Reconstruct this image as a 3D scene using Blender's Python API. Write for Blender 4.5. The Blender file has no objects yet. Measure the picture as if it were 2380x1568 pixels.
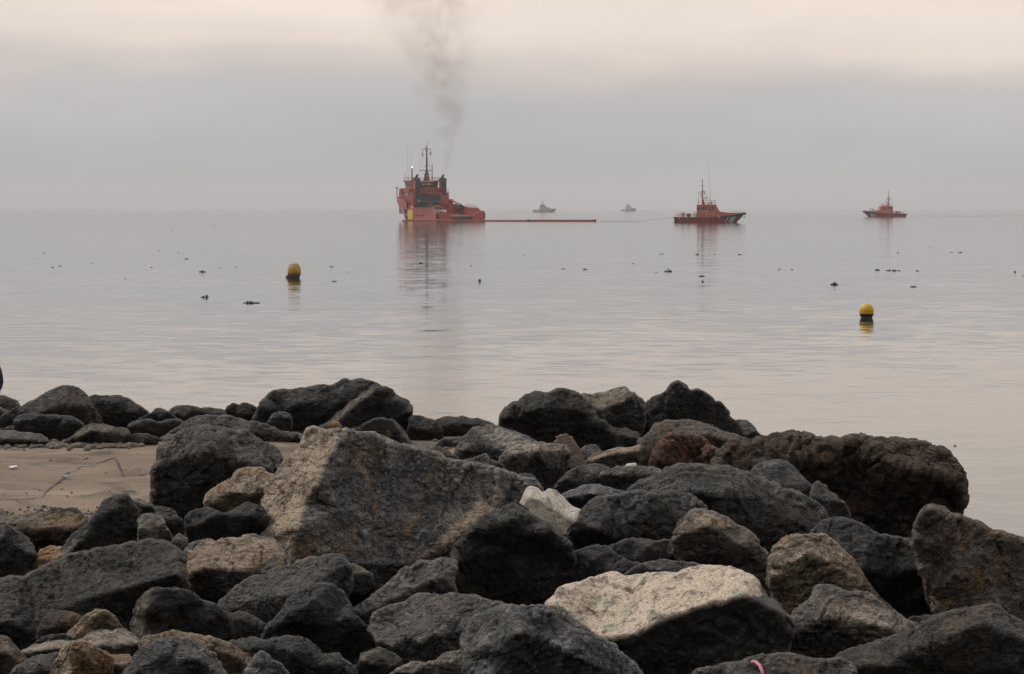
import bpy, bmesh, math, random
import numpy as np
from mathutils import Vector, Matrix
from mathutils.geometry import delaunay_2d_cdt
random.seed(7)
R = math.radians
scene = bpy.context.scene
col = scene.collection

# ---------------------------------------------------------------- camera
CAM_Z = 4.0
FPX = 2380 * 85 / 36.0            # focal length in pixels of a 2380 px wide picture
PITCH = math.atan(301 / FPX)      # the sea horizon sits 301 px above the middle
cam_d = bpy.data.cameras.new('camera')
cam_d.lens = 85; cam_d.sensor_width = 36
cam_d.clip_start = 0.1; cam_d.clip_end = 60000
cam = bpy.data.objects.new('camera', cam_d)
cam.location = (0, 0, CAM_Z)
cam.rotation_euler = (math.pi / 2 - PITCH, 0, 0)
col.objects.link(cam)
scene.camera = cam

# ---------------------------------------------------------------- sky
SUN_EL, SUN_AZ = 50, -64          # azimuth from straight ahead (+Y), negative = left
world = bpy.data.worlds.new('World')
scene.world = world
world.use_nodes = True
wn = world.node_tree
for n in list(wn.nodes): wn.nodes.remove(n)
def wnode(t, **kw):
    n = wn.nodes.new(t)
    for k, v in kw.items(): setattr(n, k, v)
    return n
W_out = wnode('ShaderNodeOutputWorld'); W_bg = wnode('ShaderNodeBackground')
W_bg.inputs[1].default_value = 0.1
wn.links.new(W_bg.outputs[0], W_out.inputs[0])
W_sky = wnode('ShaderNodeTexSky'); W_sky.sky_type = 'NISHITA'; W_sky.sun_disc = False
W_sky.sun_elevation = R(SUN_EL); W_sky.sun_rotation = R(SUN_AZ)
W_sky.air_density = 1.0; W_sky.dust_density = 6.0
W_tc = wnode('ShaderNodeTexCoord'); W_sep = wnode('ShaderNodeSeparateXYZ')
wn.links.new(W_tc.outputs['Generated'], W_sep.inputs[0])
W_map = wnode('ShaderNodeMapping'); W_map.inputs['Scale'].default_value = (1.0, 1.0, 3.0)
wn.links.new(W_tc.outputs['Generated'], W_map.inputs[0])
W_n1 = wnode('ShaderNodeTexNoise'); W_n1.inputs['Scale'].default_value = 7.0; W_n1.inputs['Detail'].default_value = 3.0
wn.links.new(W_map.outputs[0], W_n1.inputs['Vector'])
W_map2 = wnode('ShaderNodeMapping'); W_map2.inputs['Scale'].default_value = (1.0, 1.0, 4.5)
W_map2.inputs['Location'].default_value = (3.1, 0.4, 0.2)
wn.links.new(W_tc.outputs['Generated'], W_map2.inputs[0])
W_n2 = wnode('ShaderNodeTexNoise'); W_n2.inputs['Scale'].default_value = 9.0; W_n2.inputs['Detail'].default_value = 4.0
wn.links.new(W_map2.outputs[0], W_n2.inputs['Vector'])
def wmath(op, a, b):
    n = wnode('ShaderNodeMath', operation=op)
    for i, v in enumerate((a, b)):
        if isinstance(v, (int, float)): n.inputs[i].default_value = v
        else: wn.links.new(v, n.inputs[i])
    return n.outputs[0]
# elevation, wavering with the bearing: the upper edge of the haze bank undulates
W_h = wmath('ADD', W_sep.outputs[2], wmath('MULTIPLY', wmath('SUBTRACT', W_n1.outputs['Fac'], 0.5), 0.045))
W_h = wmath('ADD', W_h, wmath('MULTIPLY', W_sep.outputs[0], 0.014))
W_ramp = wnode('ShaderNodeValToRGB')
el = W_ramp.color_ramp.elements
SKY = [(0.0, (.430, .443, .480)), (0.022, (.485, .492, .515)), (0.048, (.600, .580, .578)), (0.057, (0.715, 0.645, 0.607)), (0.065, (0.880, 0.769, 0.696)), (0.088, (1.000, 0.865, 0.765)), (0.25, (1.000, 0.914, 0.833)), (1.0, (0.880, 0.839, 0.823))]
while len(el) < len(SKY): el.new(0.5)
for e_, (p_, c_) in zip(el, SKY):
    e_.position = p_; e_.color = (*c_, 1)
wn.links.new(W_h, W_ramp.inputs[0])
W_var = wnode('ShaderNodeMapRange'); W_var.inputs[1].default_value = .25; W_var.inputs[2].default_value = .75
W_var.inputs[3].default_value = 9.3; W_var.inputs[4].default_value = 10.7
wn.links.new(W_n2.outputs['Fac'], W_var.inputs[0])
W_mul = wnode('ShaderNodeVectorMath', operation='SCALE')
wn.links.new(W_ramp.outputs[0], W_mul.inputs[0]); wn.links.new(W_var.outputs[0], W_mul.inputs['Scale'])
W_mix = wnode('ShaderNodeMix', data_type='RGBA'); W_mix.inputs[0].default_value = 0.93
wn.links.new(W_sky.outputs[0], W_mix.inputs[6]); wn.links.new(W_mul.outputs[0], W_mix.inputs[7])
wn.links.new(W_mix.outputs[2], W_bg.inputs[0])

# ---------------------------------------------------------------- sun behind the overcast
sun_d = bpy.data.lights.new('sun', 'SUN')
sun_d.energy = 1.5; sun_d.angle = R(12); sun_d.color = (1.0, 0.93, 0.84)
sun = bpy.data.objects.new('sun', sun_d)
sdir = Vector((math.sin(R(SUN_AZ)) * math.cos(R(SUN_EL)), math.cos(R(SUN_AZ)) * math.cos(R(SUN_EL)), math.sin(R(SUN_EL))))
sun.rotation_euler = sdir.to_track_quat('Z', 'Y').to_euler()
sun.location = sdir * 200
col.objects.link(sun)

# ---------------------------------------------------------------- exposure and sampling
vs = scene.view_settings
vs.view_transform = 'Standard'; vs.look = 'None'; vs.exposure = 0.0; vs.gamma = 1.0; vs.use_curve_mapping = False
cy = scene.cycles
cy.use_denoising = True
cy.max_bounces = 8; cy.diffuse_bounces = 3; cy.glossy_bounces = 3; cy.volume_bounces = 3; cy.transparent_max_bounces = 8
cy.volume_step_rate = 1.0
cy.caustics_reflective = False; cy.caustics_refractive = False

# ---------------------------------------------------------------- helpers
CP, SP = math.cos(PITCH), math.sin(PITCH)
def ray(px, py):
    """direction through a pixel of the 2380 x 1568 picture, scaled to one metre of depth along the ground"""
    a = (np.asarray(px, float) - 1190) / FPX; b = (784 - np.asarray(py, float)) / FPX
    y = CP + b * SP; z = -SP + b * CP
    return a / y, z / y
def at(px, py, d):
    rx, rz = ray(px, py)
    return np.stack([rx * d, np.ones_like(rx) * d, CAM_Z + rz * d], -1)
def on_water(px, py, z=0.0):
    rx, rz = ray(px, py); d = (z - CAM_Z) / rz
    return Vector((float(rx * d), float(d), z))
def project(P):
    x, y, z = P[:, 0], P[:, 1], P[:, 2] - CAM_Z
    dep = y * CP - z * SP; up = y * SP + z * CP
    return np.stack([1190 + FPX * x / dep, 784 - FPX * up / dep], -1)

def tag(o, label=None, cat=None, group=None, kind=None):
    if label: o['label'] = label
    if cat: o['category'] = cat
    if group: o['group'] = group
    if kind: o['kind'] = kind
    return o
def empty(name, loc=(0, 0, 0), rz=0.0):
    o = bpy.data.objects.new(name, None); o.location = loc; o.rotation_euler = (0, 0, rz); o.empty_display_size = .3
    col.objects.link(o); return o
def link_mesh(name, me, mat=None, parent=None):
    o = bpy.data.objects.new(name, me)
    if mat: me.materials.append(mat)
    col.objects.link(o)
    if parent: o.parent = parent
    return o

class MB:
    """collects boxes, bars, tubes, lofts; build() links them as one mesh object"""
    def __init__(s): s.v = []; s.f = []
    def add(s, v, f):
        n = len(s.v); s.v += [tuple(map(float, p)) for p in v]; s.f += [tuple(i + n for i in q) for q in f]; return s
    def box(s, x0, x1, y0, y1, z0, z1, top=None):
        t = top or (x0, x1, y0, y1)
        return s.add([(x0, y0, z0), (x1, y0, z0), (x1, y1, z0), (x0, y1, z0), (t[0], t[2], z1), (t[1], t[2], z1), (t[1], t[3], z1), (t[0], t[3], z1)],
                     [(0, 3, 2, 1), (4, 5, 6, 7), (0, 1, 5, 4), (1, 2, 6, 5), (2, 3, 7, 6), (3, 0, 4, 7)])
    def tube(s, pts, r, n=6, cap=True):
        pts = [Vector(p) for p in pts]; rs = r if isinstance(r, (list, tuple)) else [r] * len(pts)
        V = []
        for i, p in enumerate(pts):
            t = (pts[min(i + 1, len(pts) - 1)] - pts[max(i - 1, 0)]).normalized()
            u = t.cross(Vector((0, 0, 1)))
            if u.length < 1e-3: u = t.cross(Vector((0, 1, 0)))
            u.normalize(); w = t.cross(u)
            for k in range(n):
                a = 2 * math.pi * k / n
                V.append(p + (u * math.cos(a) + w * math.sin(a)) * rs[i])
        F = []
        for i in range(len(pts) - 1):
            for k in range(n):
                k2 = (k + 1) % n
                F.append((i * n + k, i * n + k2, (i + 1) * n + k2, (i + 1) * n + k))
        if cap:
            F.append(tuple(range(n - 1, -1, -1))); F.append(tuple((len(pts) - 1) * n + k for k in range(n)))
        return s.add(V, F)
    def lathe(s, prof, c=(0, 0, 0), n=20):
        V = []; F = []
        for r, z in prof:
            for k in range(n):
                a = 2 * math.pi * k / n; V.append((c[0] + r * math.cos(a), c[1] + r * math.sin(a), c[2] + z))
        for i in range(len(prof) - 1):
            for k in range(n):
                k2 = (k + 1) % n; F.append((i * n + k, i * n + k2, (i + 1) * n + k2, (i + 1) * n + k))
        F.append(tuple(range(n - 1, -1, -1))); F.append(tuple((len(prof) - 1) * n + k for k in range(n)))
        return s.add(V, F)
    def ball(s, c, r, n=12, m=8, sz=1.0):
        return s.lathe([(max(r * math.sin(math.pi * i / m), .002), -r * sz * math.cos(math.pi * i / m)) for i in range(m + 1)], c, n)
    def prism(s, poly, axis, a, b):
        """polygon in the two other axes, extruded along axis from a to b"""
        def P(u, v, w):
            return {0: (w, u, v), 1: (u, w, v), 2: (u, v, w)}[axis]
        n = len(poly)
        V = [P(u, v, a) for u, v in poly] + [P(u, v, b) for u, v in poly]
        F = [tuple(range(n)), tuple(range(2 * n - 1, n - 1, -1))] + [(i, n + i, n + (i + 1) % n, (i + 1) % n) for i in range(n)]
        return s.add(V, F)
    def loft(s, secs, cap=True):
        n = len(secs[0]); V = [p for q in secs for p in q]; F = []
        for i in range(len(secs) - 1):
            for k in range(n - 1):
                F.append((i * n + k, i * n + k + 1, (i + 1) * n + k + 1, (i + 1) * n + k))
            F.append((i * n + n - 1, i * n, (i + 1) * n, (i + 1) * n + n - 1))
        if cap: F.append(tuple(range(n - 1, -1, -1))); F.append(tuple((len(secs) - 1) * n + k for k in range(n)))
        return s.add(V, F)
    def build(s, name, mat=None, parent=None, smooth=False):
        me = bpy.data.meshes.new(name); me.from_pydata(s.v, [], s.f)
        bm = bmesh.new(); bm.from_mesh(me); bmesh.ops.recalc_face_normals(bm, faces=bm.faces); bm.to_mesh(me); bm.free()
        if smooth: me.polygons.foreach_set('use_smooth', [True] * len(me.polygons))
        return link_mesh(name, me, mat, parent)

# vectorised gradient noise
def _hash(i, j, k, seed):
    h = (i * 374761393 + j * 668265263 + k * 2147483647 + seed * 974711) & 0xFFFFFFFF
    h = ((h ^ (h >> 13)) * 1274126177) & 0xFFFFFFFF
    h = ((h ^ (h >> 16)) * 2246822519) & 0xFFFFFFFF
    return (h ^ (h >> 15)) & 0xFFFFFFFF
def noise3(P, seed=0):
    P = np.asarray(P, float); I = np.floor(P).astype(np.int64); F = P - I
    U = F * F * F * (F * (F * 6 - 15) + 10)
    out = np.zeros(len(P))
    for a in (0, 1):
        for b in (0, 1):
            for c in (0, 1):
                h = _hash(I[:, 0] + a, I[:, 1] + b, I[:, 2] + c, seed)
                gx = ((h & 255) / 127.5) - 1; gy = (((h >> 8) & 255) / 127.5) - 1; gz = (((h >> 16) & 255) / 127.5) - 1
                g = gx * (F[:, 0] - a) + gy * (F[:, 1] - b) + gz * (F[:, 2] - c)
                w = (U[:, 0] if a else 1 - U[:, 0]) * (U[:, 1] if b else 1 - U[:, 1]) * (U[:, 2] if c else 1 - U[:, 2])
                out += w * g
    return out
def fbm(P, seed=0, octv=4, gain=.5):
    o = np.zeros(len(P)); a = 1.0; f = 1.0
    for i in range(octv):
        o += a * noise3(P * f + 17.3 * i, seed + i); a *= gain; f *= 2.03
    return o

# ---------------------------------------------------------------- materials
def mat(name):
    m = bpy.data.materials.new(name); m.use_nodes = True
    nt = m.node_tree; b = nt.nodes['Principled BSDF']
    return m, nt, b
def lk(nt, a, b): nt.links.new(a, b)
def nd(nt, t, **kw):
    n = nt.nodes.new(t)
    for k, v in kw.items(): setattr(n, k, v)
    return n
def setin(n, **kw):
    for k, v in kw.items(): n.inputs[k.replace('_', ' ')].default_value = v
    return n
def mixc(nt, fac, a, b, blend='MIX'):
    n = nd(nt, 'ShaderNodeMix', data_type='RGBA', blend_type=blend)
    for i, v in ((0, fac), (6, a), (7, b)):
        if isinstance(v, (int, float)): n.inputs[i].default_value = v
        elif isinstance(v, tuple): n.inputs[i].default_value = (*v, 1)
        else: lk(nt, v, n.inputs[i])
    return n.outputs[2]
def mrange(nt, v, a, b, c=0.0, d=1.0):
    n = nd(nt, 'ShaderNodeMapRange'); n.inputs[1].default_value = a; n.inputs[2].default_value = b
    n.inputs[3].default_value = c; n.inputs[4].default_value = d; lk(nt, v, n.inputs[0]); return n.outputs[0]

def painted(name, c, rough=.5, dirt=.35, metallic=0.0, dirtc=None):
    """worn paint: patchy fading and grime, chips on a small scale"""
    m, nt, b = mat(name)
    tc = nd(nt, 'ShaderNodeTexCoord')
    n1 = setin(nd(nt, 'ShaderNodeTexNoise'), Scale=.7, Detail=6.0, Roughness=.65); lk(nt, tc.outputs['Object'], n1.inputs['Vector'])
    mp = nd(nt, 'ShaderNodeMapping'); mp.inputs['Scale'].default_value = (3, 3, .5); lk(nt, tc.outputs['Object'], mp.inputs[0])
    n2 = setin(nd(nt, 'ShaderNodeTexNoise'), Scale=2.0, Detail=4.0); lk(nt, mp.outputs[0], n2.inputs['Vector'])
    dc = dirtc or tuple(x * .35 for x in c)
    c1 = mixc(nt, mrange(nt, n1.outputs['Fac'], .42, .72, 0, dirt), c, dc)
    c2 = mixc(nt, mrange(nt, n2.outputs['Fac'], .55, .75, 0, dirt * .8), c1, tuple(x * .5 + .02 for x in dc))
    lk(nt, c2, b.inputs['Base Color']); b.inputs['Roughness'].default_value = rough; b.inputs['Metallic'].default_value = metallic
    return m

def rockmat(name, c1, c2, c3=None, fresh=None, scale=1.0, rough=.62, bump=.85, spots=.35, cracks=.65, vary=1.0):
    m, nt, b = mat(name)
    tc = nd(nt, 'ShaderNodeTexCoord'); oi = nd(nt, 'ShaderNodeObjectInfo')
    off = nd(nt, 'ShaderNodeVectorMath', operation='MULTIPLY_ADD')
    off.inputs[1].default_value = (37.0, 61.0, 23.0)
    lk(nt, oi.outputs['Random'], off.inputs[0]); lk(nt, tc.outputs['Object'], off.inputs[2])
    rs = nd(nt, 'ShaderNodeVectorMath', operation='SCALE'); lk(nt, off.outputs[0], rs.inputs[0]); lk(nt, mrange(nt, oi.outputs['Random'], 0, 1, .65, 1.45), rs.inputs['Scale'])
    V = rs.outputs[0]      # each stone has its own grain size and patch of rock
    def nz(s, d=5.0, r=.6, dist=0.0):
        n = setin(nd(nt, 'ShaderNodeTexNoise'), Scale=s * scale, Detail=d, Roughness=r, Distortion=dist); lk(nt, V, n.inputs['Vector']); return n.outputs['Fac']
    big = nz(2.4, 5, .62, .8); mid = nz(9, 6, .7, .4); fine = nz(55, 4, .7)
    # bedding streaks
    mp = nd(nt, 'ShaderNodeMapping'); mp.inputs['Rotation'].default_value = (.5, .7, .2); mp.inputs['Scale'].default_value = (2.2, 2.2, 16); lk(nt, V, mp.inputs[0])
    st = setin(nd(nt, 'ShaderNodeTexNoise'), Scale=1.6 * scale, Detail=4.0, Distortion=1.0); lk(nt, mp.outputs[0], st.inputs['Vector'])
    c = mixc(nt, mrange(nt, big, .40, .60), c1, c2)
    c = mixc(nt, mrange(nt, st.outputs['Fac'], .50, .72, 0, .65), c, c2)
    if c3: c = mixc(nt, mrange(nt, nz(3.2, 6, .68, 1.5), .53, .61, 0, .9), c, c3)
    if fresh:  # pale stone colour, with the light on lit facets painted in too
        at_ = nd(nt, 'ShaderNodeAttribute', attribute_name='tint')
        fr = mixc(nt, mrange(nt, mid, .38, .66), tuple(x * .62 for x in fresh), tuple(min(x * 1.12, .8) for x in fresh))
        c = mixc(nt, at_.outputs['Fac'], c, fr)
    c = mixc(nt, mrange(nt, mid, .54, .66, 0, spots * 1.3), c, tuple(min(x * 2.1 + .02, .6) for x in c2))
    c = mixc(nt, mrange(nt, mid, .32, .49, .9, 0), c, tuple(x * .25 for x in c1))
    c = mixc(nt, mrange(nt, fine, .34, .52, .75, 0), c, tuple(x * .3 for x in c1))
    c = mixc(nt, mrange(nt, fine, .56, .68, 0, .5), c, tuple(min(x * 2.0 + .02, .6) for x in c2))
    # hairline fractures, pale mineral veins, paler convex edges, and a tone of its own for every stone
    wv = nd(nt, 'ShaderNodeVectorMath', operation='MULTIPLY_ADD'); wv.inputs[1].default_value = (.22, .22, .22)
    wn_ = setin(nd(nt, 'ShaderNodeTexNoise'), Scale=5.0 * scale, Detail=4.0); lk(nt, V, wn_.inputs['Vector']); lk(nt, wn_.outputs['Color'], wv.inputs[0]); lk(nt, V, wv.inputs[2])
    ve = setin(nd(nt, 'ShaderNodeTexVoronoi', feature='DISTANCE_TO_EDGE'), Scale=3.6 * scale); lk(nt, wv.outputs[0], ve.inputs['Vector'])
    mk = mrange(nt, nz(2.0, 3), .44, .54)
    fr_ = nd(nt, 'ShaderNodeMath', operation='MULTIPLY'); lk(nt, mrange(nt, ve.outputs['Distance'], .006, .030, cracks, 0), fr_.inputs[0]); lk(nt, mk, fr_.inputs[1])
    c = mixc(nt, fr_.outputs[0], c, tuple(x * .2 for x in c1))
    vn = nz(1.7, 4, .55, 1.0)
    va = nd(nt, 'ShaderNodeMath', operation='SUBTRACT'); va.inputs[1].default_value = .5; lk(nt, vn, va.inputs[0])
    vb = nd(nt, 'ShaderNodeMath', operation='ABSOLUTE'); lk(nt, va.outputs[0], vb.inputs[0])
    vm = nd(nt, 'ShaderNodeMath', operation='MULTIPLY'); lk(nt, mrange(nt, vb.outputs[0], .002, .010, .55, 0), vm.inputs[0]); lk(nt, mrange(nt, mid, .45, .6), vm.inputs[1])
    c = mixc(nt, vm.outputs[0], c, tuple(min(x * 2.6 + .05, .7) for x in c2))
    gp = nd(nt, 'ShaderNodeNewGeometry')
    c = mixc(nt, mrange(nt, gp.outputs['Pointiness'], .515, .60, 0, .6), c, tuple(min(x * 2.2 + .03, .7) for x in c2))
    hv = nd(nt, 'ShaderNodeHueSaturation'); lk(nt, c, hv.inputs['Color'])
    sh = nd(nt, 'ShaderNodeMath', operation='MULTIPLY'); sh.inputs[1].default_value = 7.31; lk(nt, oi.outputs['Random'], sh.inputs[0])
    fc = nd(nt, 'ShaderNodeMath', operation='FRACT'); lk(nt, sh.outputs[0], fc.inputs[0])
    lk(nt, mrange(nt, fc.outputs[0], 0, 1, 1 - .28 * vary, 1 + .28 * vary), hv.inputs['Value']); lk(nt, mrange(nt, oi.outputs['Random'], 0, 1, 1 - .4 * vary, 1 + .3 * vary), hv.inputs['Saturation'])
    lk(nt, hv.outputs[0], b.inputs['Base Color'])
    b.inputs['Roughness'].default_value = rough
    b.inputs['Specular IOR Level'].default_value = .4
    # relief: lumps, pits, grain
    vo = setin(nd(nt, 'ShaderNodeTexVoronoi'), Scale=16 * scale); lk(nt, V, vo.inputs['Vector'])
    a1 = nd(nt, 'ShaderNodeMath', operation='MULTIPLY_ADD'); a1.inputs[1].default_value = .5; lk(nt, fine, a1.inputs[0]); lk(nt, mid, a1.inputs[2])
    a2 = nd(nt, 'ShaderNodeMath', operation='MULTIPLY_ADD'); a2.inputs[1].default_value = .30; lk(nt, vo.outputs['Distance'], a2.inputs[0]); lk(nt, a1.outputs[0], a2.inputs[2])
    a3 = nd(nt, 'ShaderNodeMath', operation='MULTIPLY_ADD'); a3.inputs[1].default_value = .5; lk(nt, st.outputs['Fac'], a3.inputs[0]); lk(nt, a2.outputs[0], a3.inputs[2])
    a4 = nd(nt, 'ShaderNodeMath', operation='MULTIPLY_ADD'); a4.inputs[1].default_value = -.35; lk(nt, fr_.outputs[0], a4.inputs[0]); lk(nt, a3.outputs[0], a4.inputs[2]); a3 = a4
    bp = setin(nd(nt, 'ShaderNodeBump'), Strength=bump, Distance=.10); lk(nt, a3.outputs[0], bp.inputs['Height'])
    lk(nt, bp.outputs[0], b.inputs['Normal'])
    return m
# ================================================================ the setting
# water: an even sheet to the horizon, slopes from noise so that far ripples still scatter the reflection
m_water, nt, b = mat('sea_water')
b.inputs['Base Color'].default_value = (.020, .026, .028, 1); b.inputs['Roughness'].default_value = .06; b.inputs['IOR'].default_value = 1.333
geo = nd(nt, 'ShaderNodeNewGeometry')
def wav(scale, amp, stretch=(1, 1, 1), detail=2.0):
    mp = nd(nt, 'ShaderNodeMapping'); mp.inputs['Scale'].default_value = stretch; lk(nt, geo.outputs['Position'], mp.inputs[0])
    n = setin(nd(nt, 'ShaderNodeTexNoise'), Scale=scale, Detail=detail, Roughness=.55); lk(nt, mp.outputs[0], n.inputs['Vector'])
    s = nd(nt, 'ShaderNodeVectorMath', operation='SUBTRACT'); s.inputs[1].default_value = (.5, .5, .5); lk(nt, n.outputs['Color'], s.inputs[0])
    k = nd(nt, 'ShaderNodeVectorMath', operation='MULTIPLY'); k.inputs[1].default_value = (amp * .6, amp, 0); lk(nt, s.outputs[0], k.inputs[0])
    return k.outputs[0]
def vadd(a, b_):
    n = nd(nt, 'ShaderNodeVectorMath', operation='ADD'); lk(nt, a, n.inputs[0]); lk(nt, b_, n.inputs[1]); return n.outputs[0]
slope = vadd(wav(.8, .040, (.5, 1, 1)), wav(3.0, .085, (.4, 1, 1), 3.0))
slope = vadd(slope, wav(.16, .012, (.5, 1, 1)))
# slicks and cat's paws: broad bands where the ripples lie down or stand up
mpb = nd(nt, 'ShaderNodeMapping'); mpb.inputs['Scale'].default_value = (.012, .05, 1); lk(nt, geo.outputs['Position'], mpb.inputs[0])
nb = setin(nd(nt, 'ShaderNodeTexNoise'), Scale=1.0, Detail=3.0); lk(nt, mpb.outputs[0], nb.inputs['Vector'])
sc = nd(nt, 'ShaderNodeVectorMath', operation='SCALE'); lk(nt, slope, sc.inputs[0]); lk(nt, mrange(nt, nb.outputs['Fac'], .35, .65, .65, 1.15), sc.inputs['Scale'])
up = nd(nt, 'ShaderNodeVectorMath', operation='ADD'); up.inputs[1].default_value = (0, 0, 1); lk(nt, sc.outputs[0], up.inputs[0])
nm = nd(nt, 'ShaderNodeVectorMath', operation='NORMALIZE'); lk(nt, up.outputs[0], nm.inputs[0])
lk(nt, nm.outputs[0], b.inputs['Normal'])
mb = MB()
ys = [-400, 10, 60, 200, 600, 1600, 4000, 9000, 14000]; xs = [-14000, -4000, -1200, -300, -60, 60, 300, 1200, 4000, 14000]
V = [(x, y, 0) for y in ys for x in xs]; nx = len(xs)
mb.add(V, [(j * nx + i, j * nx + i + 1, (j + 1) * nx + i + 1, (j + 1) * nx + i) for j in range(len(ys) - 1) for i in range(nx - 1)])
tag(mb.build('sea', m_water), kind='structure')

# shore terrain: the rubble core under the armour stones, sinking under the sea in front, an unseen dark hillside added behind to block skylight
m_ground = rockmat('rubble_core', (.018, .017, .016), (.045, .040, .035), bump=.8)
gx = np.concatenate([np.linspace(-420, -62, 24), np.linspace(-60, 60, 161), np.linspace(62, 420, 24)]); gy = np.concatenate([np.linspace(-160, 0, 30), np.linspace(1.5, 45, 90)])
GX, GY = np.meshgrid(gx, gy)
def ground_z(x, y):
    z = np.interp(y, [-160, -30, -12, 2, 7, 10, 12, 15, 18, 23, 25, 27.5, 31, 36, 45], [88, 14, 3.0, 2.35, 2.1, 1.62, 1.38, 1.12, 1.05, 1.05, 1.1, .75, -.3, -1.0, -1.5])
    # to the right the pile ends: it slopes down into the sea
    edge = np.interp(y, [0, 10, 14, 18, 22, 26], [30, 8.0, 4.2, 3.0, 1.9, 1.4])
    drop = np.clip((x - edge) / 2.2, 0, 1)
    s = drop * drop * (3 - 2 * drop)
    return np.where(y > 6, z * (1 - s) + (-1.2) * s, z)
GZ = ground_z(GX, GY)
P = np.stack([GX.ravel(), GY.ravel(), np.zeros(GX.size)], -1)
GZ = GZ + (.10 * fbm(P * .9, 5, 3)).reshape(GX.shape) * np.clip((GY - 5) / 4, 0, 1)
me = bpy.data.meshes.new('ground')
n0, n1 = GX.shape
me.from_pydata(np.stack([GX.ravel(), GY.ravel(), GZ.ravel()], -1).tolist(), [], [(j * n1 + i, j * n1 + i + 1, (j + 1) * n1 + i + 1, (j + 1) * n1 + i) for j in range(n0 - 1) for i in range(n1 - 1)])
me.polygons.foreach_set('use_smooth', [True] * len(me.polygons))
tag(link_mesh('ground', me, m_ground), kind='structure')

# concrete apron between the stones, sand-dusted, z = 1.5
ZP = 1.5
m_apron, nt, b = mat('sandy_concrete')
tc = nd(nt, 'ShaderNodeTexCoord')
def nz_(s, d, dist=0.0, mpS=None):
    n = setin(nd(nt, 'ShaderNodeTexNoise'), Scale=s, Detail=d, Distortion=dist, Roughness=.62)
    if mpS:
        mp = nd(nt, 'ShaderNodeMapping'); mp.inputs['Scale'].default_value = mpS; lk(nt, tc.outputs['Object'], mp.inputs[0]); lk(nt, mp.outputs[0], n.inputs['Vector'])
    else: lk(nt, tc.outputs['Object'], n.inputs['Vector'])
    return n.outputs['Fac']
c = mixc(nt, mrange(nt, nz_(.7, 5, .6), .35, .65), (.125, .091, .063), (.225, .170, .124))
c = mixc(nt, mrange(nt, nz_(1.0, 5, .5, (.5, 2.2, 1)), .52, .68, 0, .7), c, (.32, .26, .205))
c = mixc(nt, mrange(nt, nz_(1.3, 6, .8, (1, .8, 1)), .52, .66, 0, .85), c, (.048, .036, .027))
c = mixc(nt, mrange(nt, nz_(60, 3), .30, .48, .7, 0), c, (.03, .024, .019))
c = mixc(nt, mrange(nt, nz_(90, 2), .62, .72, 0, .6), c, (.34, .29, .24))
lk(nt, c, b.inputs['Base Color']); b.inputs['Roughness'].default_value = .9
hb = nd(nt, 'ShaderNodeMath', operation='MULTIPLY_ADD'); hb.inputs[1].default_value = .3; lk(nt, nz_(45, 4), hb.inputs[0]); lk(nt, nz_(4, 5), hb.inputs[2])
bp = setin(nd(nt, 'ShaderNodeBump'), Strength=.9, Distance=.06); lk(nt, hb.outputs[0], bp.inputs['Height']); lk(nt, bp.outputs[0], b.inputs['Normal'])
ax = np.linspace(-16, .4, 150); ay = np.linspace(18.7, 26.6, 90)
AX, AY = np.meshgrid(ax, ay)
P2 = np.stack([AX.ravel(), AY.ravel(), np.zeros(AX.size)], -1)
wob = .22 * fbm(P2 * 1.3, 31, 4)
AY = AY + np.clip((AX + 3.4) / 1.6, 0, 1) * (26.0 - AY) * .75 * (AY < 26)
AY2 = AY + (wob.reshape(AX.shape)) * np.clip(np.abs(AY - 22) - 3.6, 0, 1)
AZ = ZP + .018 * fbm(P2 * .8, 8, 4).reshape(AX.shape)
edge = np.minimum.reduce([np.meshgrid(ax, ay)[1] - 18.7, 26.6 - AY, .4 - AX])
AZ -= np.clip(.35 - edge, 0, .35) ** 2 * 1.2
me = bpy.data.meshes.new('concrete_apron'); n0, n1 = AX.shape
Vt = np.stack([AX.ravel(), AY2.ravel(), AZ.ravel()], -1).tolist()
Fc = [(j * n1 + i, j * n1 + i + 1, (j + 1) * n1 + i + 1, (j + 1) * n1 + i) for j in range(n0 - 1) for i in range(n1 - 1)]
ring = [i for i in range(n1)] + [j * n1 + n1 - 1 for j in range(1, n0)] + [(n0 - 1) * n1 + i for i in range(n1 - 2, -1, -1)] + [j * n1 for j in range(n0 - 2, 0, -1)]
nb0 = len(Vt); Vt += [(Vt[i][0], Vt[i][1], .95) for i in ring]
Fc += [(ring[k], nb0 + k, nb0 + (k + 1) % len(ring), ring[(k + 1) % len(ring)]) for k in range(len(ring))]
me.from_pydata(Vt, [], Fc); me.polygons.foreach_set('use_smooth', [True] * len(me.polygons))
apron = tag(link_mesh('concrete_apron', me, m_apron), kind='structure')
def apron_z(x, y): return ZP + .018 * float(fbm(np.array([[x, y, 0]]) * .8, 8, 4)[0])
m_crack = rockmat('crack_soil', (.012, .010, .008), (.030, .024, .018), bump=.3)
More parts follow.
